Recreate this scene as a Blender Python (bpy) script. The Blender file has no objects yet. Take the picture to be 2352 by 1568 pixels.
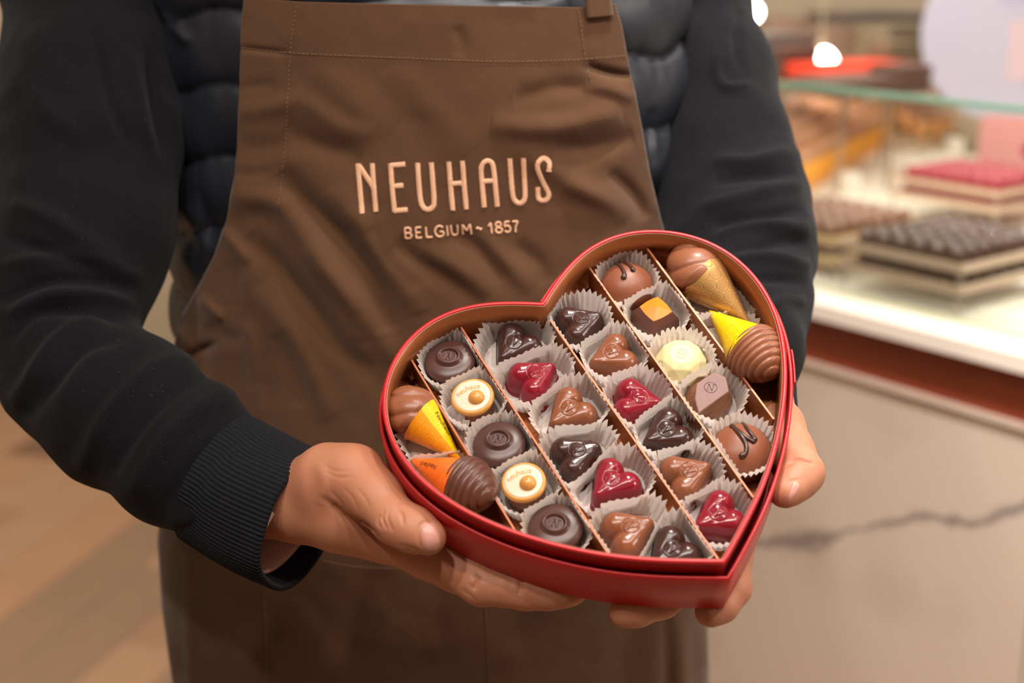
import bpy, math, random
import numpy as np
from mathutils import Vector, Matrix
from mathutils.bvhtree import BVHTree

# ------------------------------------------------------------------ camera
FPX = 2352 * 50 / 36.0
PITCH = math.radians(16.0)
CP, SP = math.cos(PITCH), math.sin(PITCH)
CAMH = 1.40
S = bpy.context.scene
C = S.collection
cd = bpy.data.cameras.new('camera'); cd.lens = 50; cd.sensor_width = 36
cd.dof.use_dof = True; cd.dof.focus_distance = 0.83; cd.dof.aperture_fstop = 4.2
cd.clip_start = 0.05; cd.clip_end = 50
cam = bpy.data.objects.new('camera', cd); C.objects.link(cam)
cam.location = (0, 0, CAMH); cam.rotation_euler = (math.pi / 2 - PITCH, 0, 0)
S.camera = cam
# ------------------------------------------------------------------ world, lights, exposure
S.view_settings.view_transform = 'Standard'; S.view_settings.look = 'None'
S.view_settings.gamma = 1.0; S.view_settings.use_curve_mapping = False
S.view_settings.exposure = -0.38
w = bpy.data.worlds.new('world'); S.world = w; w.use_nodes = True
w.node_tree.nodes['Background'].inputs[0].default_value = (1.0, 0.93, 0.88, 1)
w.node_tree.nodes['Background'].inputs[1].default_value = 0.04

def lamp(name, loc, size, power, col, target=None, shape='DISK', sy=None, spread=math.pi):
    l = bpy.data.lights.new(name, 'AREA'); l.shape = shape; l.size = size
    if sy: l.size_y = sy
    l.energy = power; l.color = col; l.spread = spread
    o = bpy.data.objects.new(name, l); C.objects.link(o); o.location = loc
    d = Vector(target if target else (loc[0], loc[1], 0)) - Vector(loc)
    o.rotation_euler = d.to_track_quat('-Z', 'Y').to_euler()
    return o
WARM = (1.0, 0.93, 0.86)
TGT = (0.0, 0.82, 1.1)
for k, (x, y, p) in enumerate([(-0.75, -0.30, 14), (-0.28, -0.28, 14), (0.20, -0.22, 13), (0.62, -0.10, 13), (1.0, 0.35, 9)]):
    lamp('ceiling_spot', (x, y, 2.70), 0.09, p, WARM, TGT)
lamp('front_fill_light', (0.5, -2.0, 2.2), 1.6, 4, (1.0, 0.90, 0.80), TGT, 'RECTANGLE', 1.2)  # soft fill added in front of the person, not a real window
lamp('ceiling_panel', (-1.2, 2.6, 2.75), 1.4, 42, (1.0, 0.95, 0.90), None, 'RECTANGLE', 1.4)
lamp('ceiling_panel', (1.9, 1.2, 2.75), .8, 16, (1.0, 0.93, 0.86), None, 'RECTANGLE', 1.2)
lamp('added_counter_wash', (0.25, 0.75, 2.70), .12, 20, (1.0, 0.94, 0.88), (1.05, 1.35, .55), spread=math.radians(75))  # invented wash lamp, put in to brighten the marble front
lamp('side_fill_light', (2.2, 0.2, 1.9), .5, 3, (1.0, 0.93, 0.86), (.1, 1.0, 1.2), spread=math.radians(60))  # fill added at the right to lighten that side of the vest
lamp('ceiling_panel', (1.2, 3.8, 2.75), 1.4, 36, (1.0, 0.95, 0.90), None, 'RECTANGLE', 1.4)

# ------------------------------------------------------------------ projection helpers (photo pixel -> real point)
def c2w(p):
    p = np.asarray(p, float); x, y, z = p[..., 0], p[..., 1], p[..., 2]
    return np.stack([x, z * CP + y * SP, CAMH + y * CP - z * SP], -1)
def ray(X, Y):
    X = np.asarray(X, float); Y = np.asarray(Y, float)
    return c2w(np.stack([(X - 1176) / FPX, (784 - Y) / FPX, np.ones_like(X)], -1)) - np.array([0, 0, CAMH])
CO = np.array([0, 0, CAMH])
def px(X, Y, d): return CO + ray(X, Y) * np.asarray(d, float)[..., None]
def w2px(P):
    P = np.asarray(P, float) - CO
    z = P[..., 1] * CP - P[..., 2] * SP; y = P[..., 1] * SP + P[..., 2] * CP
    return 1176 + FPX * P[..., 0] / z, 784 - FPX * y / z
# box frame
_o = np.array([0.11016361, -0.11446157, 0.73894822]); _u = np.array([0.87538539, 0.41437076, 0.24899254])
_v = np.array([-0.48245125, 0.71614185, 0.50436261])
def cdir(a): return c2w(a) - CO
BO = c2w(_o); BU = cdir(_u); BU /= np.linalg.norm(BU); BV = cdir(_v); BV -= BU * (BV @ BU); BV /= np.linalg.norm(BV)
BN = np.cross(BU, BV)
BM = Matrix(((BU[0], BV[0], BN[0], BO[0]), (BU[1], BV[1], BN[1], BO[1]), (BU[2], BV[2], BN[2], BO[2]), (0, 0, 0, 1)))
def bl(u, v, h): return BO + np.multiply.outer(u, BU) + np.multiply.outer(v, BV) + np.multiply.outer(h, BN)
def onbox(X, Y, h):
    """photo pixel -> (u, v) on the box plane raised h"""
    r = ray(X, Y); p0 = BO + h * BN
    t = ((p0 - CO) @ BN) / (r @ BN); P = CO + r * np.asarray(t)[..., None] - p0
    return np.stack([P @ BU, P @ BV], -1)
def bp(X, Y, h):
    q = onbox(X, Y, h); return bl(q[..., 0], q[..., 1], h)
def hitz(X, Y, z):
    r = ray(X, Y); t = (z - CAMH) / r[..., 2]; return CO + r * np.asarray(t)[..., None]
def hitp(X, Y, p0, n):
    r = ray(X, Y); t = ((p0 - CO) @ n) / (r @ n); return CO + r * np.asarray(t)[..., None]

# ------------------------------------------------------------------ mesh helpers
rng = np.random.RandomState(7); random.seed(7)
def mesh(name, V, Fs, smooth=True, uv=None):
    me = bpy.data.meshes.new(name); me.from_pydata([tuple(map(float, v)) for v in V], [], [tuple(map(int, f)) for f in Fs])
    if smooth: me.polygons.foreach_set('use_smooth', np.ones(len(me.polygons), bool))
    if uv is not None:
        l = me.uv_layers.new(name='UVMap'); idx = np.zeros(len(me.loops), int); me.loops.foreach_get('vertex_index', idx)
        l.data.foreach_set('uv', np.asarray(uv, float)[idx].ravel())
    me.validate(); me.update(); return me
def obj(name, me, mat=None, parent=None, M=None, label=None, cat=None, group=None, kind=None):
    o = bpy.data.objects.new(name, me); C.objects.link(o)
    if mat is not None and me is not None:
        for m in (mat if isinstance(mat, (list, tuple)) else [mat]):
            if m.name not in [x.name for x in me.materials if x]: me.materials.append(m)
    if parent is not None:
        o.parent = parent
    if M is not None: o.matrix_basis = M
    return tag(o, label, cat, group, kind)
def tag(o, label=None, cat=None, group=None, kind=None):
    if label: o['label'] = label
    if cat: o['category'] = cat
    if group: o['group'] = group
    if kind: o['kind'] = kind
    return o
def empty(name, M=None, **k):
    o = bpy.data.objects.new(name, None); C.objects.link(o); o.empty_display_size = 0.02
    if M is not None: o.matrix_basis = M
    return tag(o, **k)
def T(x, y, z): return Matrix.Translation((x, y, z))
def grid_faces(n, m, cu=False, cv=False, flip=False):
    a = np.arange(n * m).reshape(n, m); F = []
    I = n if cu else n - 1; J = m if cv else m - 1
    i, j = np.meshgrid(np.arange(I), np.arange(J), indexing='ij'); i2 = (i + 1) % n; j2 = (j + 1) % m
    q = np.stack([a[i, j], a[i2, j], a[i2, j2], a[i, j2]], -1).reshape(-1, 4)
    return q[:, ::-1] if flip else q
class MB:
    def __init__(s): s.V = []; s.F = []
    def add(s, V, F):
        k = len(s.V); s.V += [tuple(v) for v in V]; s.F += [tuple(int(i) + k for i in f) for f in F]; return s
    def box(s, c, h, R=None):
        c = np.array(c, float); v = np.array([[x, y, z] for x in (-1, 1) for y in (-1, 1) for z in (-1, 1)]) * np.array(h)
        if R is not None: v = v @ np.array(R).T
        return s.add(v + c, [(0, 1, 3, 2), (4, 6, 7, 5), (0, 4, 5, 1), (2, 3, 7, 6), (0, 2, 6, 4), (1, 5, 7, 3)])
    def tube(s, P, r, n=8, caps=True, up=(0.01, 0.02, 1)):
        P = np.array(P, float); r = np.broadcast_to(np.asarray(r, float), (len(P),))
        t = np.gradient(P, axis=0); t /= np.linalg.norm(t, axis=1)[:, None] + 1e-12
        up = np.array(up, float); a = np.cross(t, up); a /= np.linalg.norm(a, axis=1)[:, None] + 1e-12; b = np.cross(t, a)
        th = np.arange(n) * 2 * np.pi / n
        V = P[:, None] + r[:, None, None] * (np.cos(th)[None, :, None] * a[:, None] + np.sin(th)[None, :, None] * b[:, None])
        V = V.reshape(-1, 3); F = [tuple(f) for f in grid_faces(len(P), n, cv=True)]
        if caps:
            V = np.vstack([V, P[0] - t[0] * r[0] * .6, P[-1] + t[-1] * r[-1] * .6]); k = len(V) - 2; m = (len(P) - 1) * n
            F += [(k, j, (j + 1) % n)[::-1] for j in range(n)][::1] + [(k + 1, m + j, m + (j + 1) % n) for j in range(n)]
        return s.add(V, F)
    def mesh(s, name, smooth=True): return mesh(name, s.V, s.F, smooth)
def lathe(prof, n=32, close=True):
    prof = np.array(prof, float); th = np.arange(n) * 2 * np.pi / n
    V = np.stack([prof[:, 0, None] * np.cos(th), prof[:, 0, None] * np.sin(th), np.repeat(prof[:, 1, None], n, 1)], -1).reshape(-1, 3)
    return V, grid_faces(len(prof), n, cv=True, flip=True)
def resamp(P, n=None, step=None, closed=False):
    P = np.array(P, float)
    if closed: P = np.vstack([P, P[:1]])
    d = np.r_[0, np.cumsum(np.linalg.norm(np.diff(P, axis=0), axis=1))]
    if n is None: n = max(2, int(d[-1] / step) + 1)
    t = np.linspace(0, d[-1], n); return np.stack([np.interp(t, d, P[:, k]) for k in range(P.shape[1])], -1)
def spline(P, n):
    P = np.array(P, float); Q = np.vstack([2 * P[0] - P[1], P, 2 * P[-1] - P[-2]]); out = []
    for i in range(1, len(Q) - 2):
        t = np.linspace(0, 1, 12, endpoint=False)[:, None]; a, b, c, d = Q[i - 1], Q[i], Q[i + 1], Q[i + 2]
        out.append(.5 * ((2 * b) + (-a + c) * t + (2 * a - 5 * b + 4 * c - d) * t ** 2 + (-a + 3 * b - 3 * c + d) * t ** 3))
    return resamp(np.vstack(out + [P[-1:]]), n)
def vnormals(V, F):
    F = np.asarray(F); N = np.zeros_like(V); n = np.cross(V[F[:, 2]] - V[F[:, 0]], V[F[:, 3]] - V[F[:, 1]])
    for k in range(4): np.add.at(N, F[:, k], n)
    return N / (np.linalg.norm(N, axis=1)[:, None] + 1e-15)
def segdist(P, A, B):
    """distance of 2D points to a segment, param"""
    d = B - A; L = d @ d + 1e-12; t = np.clip(((P - A) @ d) / L, 0, 1); return np.linalg.norm(P - A - t[:, None] * d, axis=1), t
def folds(X, Y, R):
    """soft ridges / valleys along polylines given in photo pixels: (points, height, width)"""
    P = np.stack([X, Y], -1); out = np.zeros(len(P))
    for pts, amp, sig in R:
        pts = np.array(pts, float)
        if len(pts) > 2: pts = spline(pts, 4 * len(pts))
        lo = pts.min(0) - 3.2 * sig; hi = pts.max(0) + 3.2 * sig
        m = np.where((P[:, 0] > lo[0]) & (P[:, 0] < hi[0]) & (P[:, 1] > lo[1]) & (P[:, 1] < hi[1]))[0]
        if not len(m): continue
        best = np.full(len(m), 1e9); par = np.zeros(len(m)); ns = len(pts) - 1
        for i in range(ns):
            d, t = segdist(P[m], pts[i], pts[i + 1]); k = d < best; best[k] = d[k]; par[k] = (i + t[k]) / ns
        fade = np.sin(np.pi * np.clip(par, 0, 1)) ** .5 if True else 1
        out[m] += amp * np.exp(-(best / sig) ** 2) * (0.15 + .85 * fade)
    return out
def vnoise(P, sc, seed=0):
    """cheap smooth value noise, P (N,3)"""
    r = np.random.RandomState(seed); G = r.rand(32, 32, 32) * 2 - 1
    q = P * sc + 100; i = np.floor(q).astype(int); f = q - i; f = f * f * (3 - 2 * f); o = 0
    for a in (0, 1):
        for b in (0, 1):
            for c in (0, 1):
                wt = (f[:, 0] if a else 1 - f[:, 0]) * (f[:, 1] if b else 1 - f[:, 1]) * (f[:, 2] if c else 1 - f[:, 2])
                o = o + wt * G[(i[:, 0] + a) % 32, (i[:, 1] + b) % 32, (i[:, 2] + c) % 32]
    return o
# signed distance blobs -> one continuous skin (surface nets)
def sdf_mesh(prims, h, k, pad=0.006, smooth=2):
    """prims: (a, b, ra, rb[, k]) tapered capsules, smoothly joined"""
    lo = np.min([np.minimum(np.array(p[0]) - p[2], np.array(p[1]) - p[3]) for p in prims], 0) - pad
    hi = np.max([np.maximum(np.array(p[0]) + p[2], np.array(p[1]) + p[3]) for p in prims], 0) + pad
    n = np.ceil((hi - lo) / h).astype(int) + 1; D = np.full(n, 0.05, np.float32)
    ax = [lo[i] + h * np.arange(n[i]) for i in range(3)]
    for p in prims:
        a, b, ra, rb = np.array(p[0], float), np.array(p[1], float), p[2], p[3]; kk = p[4] if len(p) > 4 else k
        m = max(kk, 0) + 3 * h; l = np.minimum(a - ra, b - rb) - m; u = np.maximum(a + ra, b + rb) + m
        sl = tuple(slice(max(0, int((l[i] - lo[i]) / h)), min(n[i], int((u[i] - lo[i]) / h) + 2)) for i in range(3))
        X, Y, Z = np.meshgrid(ax[0][sl[0]], ax[1][sl[1]], ax[2][sl[2]], indexing='ij')
        ab = b - a; L = ab @ ab + 1e-12
        t = np.clip(((X - a[0]) * ab[0] + (Y - a[1]) * ab[1] + (Z - a[2]) * ab[2]) / L, 0, 1)
        d = np.sqrt((X - a[0] - t * ab[0]) ** 2 + (Y - a[1] - t * ab[1]) ** 2 + (Z - a[2] - t * ab[2]) ** 2) - (ra + t * (rb - ra))
        E = D[sl]; hh = np.clip(.5 + .5 * (E - d) / kk, 0, 1); D[sl] = E * (1 - hh) + d * hh - kk * hh * (1 - hh)
    s = D < 0
    cs = [(0, 0, 0), (1, 0, 0), (0, 1, 0), (1, 1, 0), (0, 0, 1), (1, 0, 1), (0, 1, 1), (1, 1, 1)]
    def sub(A, c): return A[c[0]:n[0] - 1 + c[0], c[1]:n[1] - 1 + c[1], c[2]:n[2] - 1 + c[2]]
    cnt = sum(sub(s, c).astype(np.int8) for c in cs); act = (cnt > 0) & (cnt < 8)
    I = np.argwhere(act); idx = -np.ones(act.shape, int); idx[act] = np.arange(len(I))
    acc = np.zeros((len(I), 3)); num = np.zeros(len(I))
    val = {c: D[I[:, 0] + c[0], I[:, 1] + c[1], I[:, 2] + c[2]] for c in cs}
    for a in cs:
        for e in range(3):
            if a[e]: continue
            b = list(a); b[e] = 1; b = tuple(b); da, db = val[a], val[b]; x = (da < 0) != (db < 0)
            t = np.where(x, da / (da - db + 1e-20), 0)
            pt = np.array(a)[None] + np.eye(3)[e][None] * t[:, None]; acc += pt * x[:, None]; num += x
    V = lo + h * (I + acc / num[:, None]); Fs = []
    for e in range(3):
        o1, o2 = [(1, 2), (2, 0), (0, 1)][e]
        A = s[tuple(slice(0, n[i] - 1) if i == e else slice(1, n[i] - 1) for i in range(3))]
        B = s[tuple(slice(1, n[i]) if i == e else slice(1, n[i] - 1) for i in range(3))]
        for sgn, msk in ((0, A & ~B), (1, B & ~A)):
            q = np.argwhere(msk)
            if not len(q): continue
            q = q + np.array([0 if i == e else 1 for i in range(3)])
            def cell(d1, d2):
                r = q.copy(); r[:, o1] -= d1; r[:, o2] -= d2; return idx[r[:, 0], r[:, 1], r[:, 2]]
            quad = np.stack([cell(1, 1), cell(0, 1), cell(0, 0), cell(1, 0)], -1)
            Fs.append(quad if sgn == 0 else quad[:, ::-1])
    F = np.vstack(Fs); F = F[(F >= 0).all(1)]
    for _ in range(smooth):
        acc = np.zeros_like(V); num = np.zeros(len(V))
        for i in range(4):
            a, b = F[:, i], F[:, (i + 1) % 4]; np.add.at(acc, a, V[b]); np.add.at(num, a, 1)
        V = .5 * V + .5 * acc / np.maximum(num, 1)[:, None]
    return V, F

# ------------------------------------------------------------------ materials
def srgb(r, g, b):
    f = lambda c: ((c / 255 + .055) / 1.055) ** 2.4 if c > 10 else c / 255 / 12.92
    return (f(r), f(g), f(b), 1)
MATS = {}
def mat(name, col, rough=.5, metal=0., spec=.5, sss=0., sssr=None, bump=0., bscale=300., var=0., vscale=60., sheen=0., coat=0., trans=0., col2=None, emis=0., alpha=1.):
    if name in MATS: return MATS[name]
    m = bpy.data.materials.new(name); m.use_nodes = True; nt = m.node_tree; b = nt.nodes['Principled BSDF']
    b.inputs['Base Color'].default_value = col; b.inputs['Roughness'].default_value = rough; b.inputs['Metallic'].default_value = metal
    b.inputs['Specular IOR Level'].default_value = spec; b.inputs['Coat Weight'].default_value = coat; b.inputs['Coat Roughness'].default_value = .08
    if sss: b.inputs['Subsurface Weight'].default_value = sss; b.inputs['Subsurface Radius'].default_value = sssr or (1, .3, .15); b.inputs['Subsurface Scale'].default_value = .004
    if sheen: b.inputs['Sheen Weight'].default_value = sheen; b.inputs['Sheen Roughness'].default_value = .5
    if trans: b.inputs['Transmission Weight'].default_value = trans
    if emis: b.inputs['Emission Color'].default_value = col; b.inputs['Emission Strength'].default_value = emis
    tc = nt.nodes.new('ShaderNodeTexCoord')
    if var:
        n = nt.nodes.new('ShaderNodeTexNoise'); n.inputs['Scale'].default_value = vscale; n.inputs['Detail'].default_value = 5
        nt.links.new(tc.outputs['Object'], n.inputs['Vector'])
        mx = nt.nodes.new('ShaderNodeMix'); mx.data_type = 'RGBA'; nt.links.new(n.outputs['Fac'], mx.inputs['Factor'])
        mx.inputs[6].default_value = tuple(c * (1 - var) for c in col[:3]) + (1,)
        mx.inputs[7].default_value = col2 or tuple(min(1, c * (1 + var)) for c in col[:3]) + (1,)
        nt.links.new(mx.outputs[2], b.inputs['Base Color'])
    if bump:
        n = nt.nodes.new('ShaderNodeTexNoise'); n.inputs['Scale'].default_value = bscale; n.inputs['Detail'].default_value = 4
        nt.links.new(tc.outputs['Object'], n.inputs['Vector'])
        bn = nt.nodes.new('ShaderNodeBump'); bn.inputs['Strength'].default_value = bump; bn.inputs['Distance'].default_value = .001
        nt.links.new(n.outputs['Fac'], bn.inputs['Height']); nt.links.new(bn.outputs[0], b.inputs['Normal'])
    MATS[name] = m; return m
class NT:
    """tiny node-graph writer"""
    def __init__(s, m): s.t = m.node_tree; s.b = s.t.nodes['Principled BSDF']
    def n(s, typ, **k):
        x = s.t.nodes.new(typ)
        for a, v in k.items(): setattr(x, a, v)
        return x
    def l(s, a, b): s.t.links.new(a, b)
    def m(s, op, a, b=None, c=None, clamp=False):
        x = s.t.nodes.new('ShaderNodeMath'); x.operation = op; x.use_clamp = clamp
        for i, v in enumerate((a, b, c)):
            if v is None: continue
            if hasattr(v, 'is_output') or hasattr(v, 'links'): s.l(v, x.inputs[i])
            else: x.inputs[i].default_value = v
        return x.outputs[0]
    def mix(s, f, a, b):
        x = s.t.nodes.new('ShaderNodeMix'); x.data_type = 'RGBA'
        for v, i in ((f, 0), (a, 6), (b, 7)):
            if hasattr(v, 'links'): s.l(v, x.inputs[i])
            else: x.inputs[i].default_value = v
        return x.outputs[2]
    def bump(s, h, strength=.5, dist=.001):
        x = s.t.nodes.new('ShaderNodeBump'); x.inputs['Strength'].default_value = strength; x.inputs['Distance'].default_value = dist
        s.l(h, x.inputs['Height']); s.l(x.outputs[0], s.b.inputs['Normal'])

SKIN = mat('skin', srgb(186, 130, 96), .48, spec=.4, sss=.15, sssr=(1, .35, .2), bump=.25, bscale=700, var=.12, vscale=35, col2=srgb(190, 120, 92))
def skin_detail(m):
    g = NT(m); tc = g.n('ShaderNodeTexCoord'); v = g.n('ShaderNodeTexVoronoi'); v.feature = 'DISTANCE_TO_EDGE'; v.inputs['Scale'].default_value = 1500; g.l(tc.outputs['Object'], v.inputs['Vector'])
    n = g.n('ShaderNodeTexNoise'); n.inputs['Scale'].default_value = 260; n.inputs['Detail'].default_value = 6; g.l(tc.outputs['Object'], n.inputs['Vector'])
    g.bump(g.m('ADD', g.m('MULTIPLY', g.m('MINIMUM', v.outputs['Distance'], .25), 1.3), n.outputs['Fac']), .22, .0006)
    n2 = g.n('ShaderNodeTexNoise'); n2.inputs['Scale'].default_value = 140; n2.inputs['Detail'].default_value = 3; g.l(tc.outputs['Object'], n2.inputs['Vector'])
    g.l(g.m('ADD', .36, g.m('MULTIPLY', n2.outputs['Fac'], .28)), g.b.inputs['Roughness'])
NAIL = mat('nail', srgb(204, 146, 130), .36, spec=.4, sss=.2)
RED = mat('red_board', srgb(184, 28, 32), .36, spec=.45, bump=.06, bscale=900, var=.06)
RIBBON = mat('red_ribbon', srgb(200, 22, 30), .55, bump=.4, bscale=1500)
LINING = mat('copper_lining', srgb(152, 88, 48), .38, metal=.5, bump=.03, bscale=200, var=.08, vscale=30)
EDGE = mat('copper_edge', srgb(160, 94, 60), .42, metal=.3)
WHITEPAPER = mat('board_edge', srgb(196, 160, 146), .6)
DARK = mat('dark_chocolate', srgb(58, 31, 25), .26, spec=.5, bump=.05, bscale=250, var=.1, vscale=90)
MEDAL = mat('dark_chocolate_satin', srgb(74, 45, 38), .36, spec=.5, bump=.06, bscale=300, var=.1, vscale=90)
MILK = mat('milk_chocolate', srgb(126, 72, 46), .27, spec=.5, bump=.05, bscale=250, var=.1, vscale=90)
MILKM = mat('milk_chocolate_matt', srgb(128, 74, 50), .42, spec=.4, bump=.08, bscale=300, var=.08, vscale=90)
SWIRL = mat('milk_swirl', srgb(138, 84, 58), .36, spec=.5, bump=.1, bscale=500, var=.12, vscale=120)
SWIRLD = mat('dark_swirl', srgb(92, 54, 42), .32, spec=.5, bump=.1, bscale=500, var=.12, vscale=120)
RUBY = mat('ruby_chocolate', srgb(122, 16, 34), .2, spec=.5, sss=.3, sssr=(1, .15, .15), var=.12, vscale=110, col2=srgb(136, 26, 42))
ICING = mat('dark_icing', srgb(66, 40, 34), .3, spec=.5)
CARAMEL = mat('caramel', srgb(200, 140, 70), .25, spec=.5, var=.08, vscale=200, sss=.1)
CREAMW = mat('white_glaze', srgb(216, 192, 168), .3, spec=.5, var=.05, vscale=400)
WHITECH = mat('white_chocolate', srgb(208, 194, 144), .45, spec=.4, sss=.2, sssr=(1, .9, .6))
ORANGE = mat('orange_sugar', srgb(244, 118, 4), .4, spec=.4, sss=.15, sssr=(1, .5, .1))
MAUVE = mat('frosted_milk_chocolate', srgb(118, 82, 74), .55, spec=.5, var=.1, vscale=300)
THREAD = mat('peach_thread', srgb(250, 196, 156), .5, spec=.4, bump=.3, bscale=2500, sheen=.1)
STITCH = mat('brown_thread', srgb(128, 94, 66), .7)


skin_detail(SKIN)
def thread_detail(m):
    g = NT(m); tc = g.n('ShaderNodeTexCoord'); sx = g.n('ShaderNodeSeparateXYZ'); g.l(tc.outputs['Object'], sx.inputs[0])
    n = g.n('ShaderNodeTexNoise'); n.inputs['Scale'].default_value = 500; g.l(tc.outputs['Object'], n.inputs['Vector'])
    w_ = g.m('SINE', g.m('ADD', g.m('ADD', g.m('MULTIPLY', sx.outputs[2], 9500.), g.m('MULTIPLY', sx.outputs[0], 700.)), g.m('MULTIPLY', n.outputs['Fac'], 9.)))
    g.l(g.mix(g.m('ADD', .5, g.m('MULTIPLY', w_, .5)), srgb(214, 154, 116), srgb(255, 206, 166)), g.b.inputs['Base Color']); g.bump(w_, .6, .0004)
thread_detail(THREAD)
def paper_material():
    m = bpy.data.materials.new('cup_paper'); m.use_nodes = True; g = NT(m); b = g.b
    tc = g.n('ShaderNodeTexCoord'); n = g.n('ShaderNodeTexNoise'); n.inputs['Scale'].default_value = 330; n.inputs['Detail'].default_value = 3
    mp = g.n('ShaderNodeMapping'); mp.inputs['Scale'].default_value = (1, 1, .35); g.l(tc.outputs['Object'], mp.inputs[0]); g.l(mp.outputs[0], n.inputs['Vector'])
    n2 = g.n('ShaderNodeTexNoise'); n2.inputs['Scale'].default_value = 70; g.l(tc.outputs['Object'], n2.inputs['Vector'])
    k = g.m('MULTIPLY', g.m('GREATER_THAN', n.outputs['Fac'], .64), g.m('GREATER_THAN', n2.outputs['Fac'], .53))
    g.l(g.mix(g.m('MULTIPLY', k, .55), srgb(246, 240, 234), srgb(170, 110, 76)), b.inputs['Base Color'])
    b.inputs['Roughness'].default_value = .6
    tr = g.n('ShaderNodeBsdfTranslucent'); tr.inputs[0].default_value = srgb(250, 244, 238); ms = g.n('ShaderNodeMixShader'); ms.inputs[0].default_value = .5
    out = g.t.nodes['Material Output']; g.l(b.outputs[0], ms.inputs[1]); g.l(tr.outputs[0], ms.inputs[2]); g.l(ms.outputs[0], out.inputs[0])
    return m
PAPER = paper_material()

def wrapper_material(name, base, base2, line, metal=0.):
    """paper printed with rows of little spirals, in the flat UV of the wrapper (mm)"""
    m = bpy.data.materials.new(name); m.use_nodes = True; g = NT(m); b = g.b
    uv = g.n('ShaderNodeUVMap'); sx = g.n('ShaderNodeSeparateXYZ'); g.l(uv.outputs[0], sx.inputs[0])
    sc = .155
    row = g.m('MULTIPLY', sx.outputs[1], sc * 1.1); ri = g.m('FLOOR', row); fy = g.m('SUBTRACT', g.m('SUBTRACT', row, ri), .5)
    cx = g.m('ADD', g.m('MULTIPLY', sx.outputs[0], sc), g.m('MULTIPLY', ri, .5)); fx = g.m('SUBTRACT', g.m('FRACT', cx), .5)
    r = g.m('SQRT', g.m('ADD', g.m('MULTIPLY', fx, fx), g.m('MULTIPLY', fy, fy))); a = g.m('ARCTAN2', fy, fx)
    ph = g.m('FRACT', g.m('SUBTRACT', g.m('MULTIPLY', r, 9.0), g.m('DIVIDE', a, 6.2832)))
    ln = g.m('LESS_THAN', g.m('ABSOLUTE', g.m('SUBTRACT', ph, .5)), .11)
    ins = g.m('LESS_THAN', r, .36); ring = g.m('LESS_THAN', g.m('ABSOLUTE', g.m('SUBTRACT', r, .47)), .017)
    k = g.m('MAXIMUM', g.m('MULTIPLY', ln, ins), ring)
    side = g.m('GREATER_THAN', sx.outputs[0], 0.0)
    g.l(g.mix(g.m('MULTIPLY', k, .75), g.mix(side, base, base2), line), b.inputs['Base Color'])
    b.inputs['Roughness'].default_value = .38; b.inputs['Metallic'].default_value = metal
    return m
W_YEL = wrapper_material('yellow_wrapper', srgb(236, 196, 6), srgb(238, 150, 20), srgb(120, 84, 20))
W_YEL2 = wrapper_material('yellow_wrapper_plain', srgb(236, 196, 6), srgb(236, 196, 6), srgb(120, 84, 20))
W_ORG = wrapper_material('orange_wrapper', srgb(240, 112, 34), srgb(240, 112, 34), srgb(150, 60, 30))
W_GOLD = wrapper_material('gold_wrapper', srgb(206, 158, 96), srgb(206, 158, 96), srgb(90, 60, 36), .5)

def apron_material():
    m = bpy.data.materials.new('apron_twill'); m.use_nodes = True; g = NT(m); b = g.b
    tc = g.n('ShaderNodeTexCoord'); sx = g.n('ShaderNodeSeparateXYZ'); g.l(tc.outputs['Object'], sx.inputs[0])
    ph = g.m('ADD', g.m('MULTIPLY', sx.outputs[0], 5200.), g.m('MULTIPLY', sx.outputs[2], 4300.)); s1 = g.m('SINE', ph)
    n = g.n('ShaderNodeTexNoise'); n.inputs['Scale'].default_value = 1400; g.l(tc.outputs['Object'], n.inputs['Vector'])
    n2 = g.n('ShaderNodeTexNoise'); n2.inputs['Scale'].default_value = 14; n2.inputs['Detail'].default_value = 6; g.l(tc.outputs['Object'], n2.inputs['Vector'])
    h = g.m('ADD', g.m('MULTIPLY', s1, .35), n.outputs['Fac'])
    c1 = g.mix(n2.outputs['Fac'], srgb(72, 47, 30), srgb(86, 58, 38))
    g.l(g.mix(g.m('MULTIPLY', g.m('ADD', s1, 1.), .13), c1, srgb(126, 92, 64)), b.inputs['Base Color'])
    b.inputs['Roughness'].default_value = .85; b.inputs['Specular IOR Level'].default_value = .2; b.inputs['Sheen Weight'].default_value = .25; b.inputs['Sheen Roughness'].default_value = .4
    g.bump(h, .5, .0006); return m
APRON = apron_material()
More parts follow.
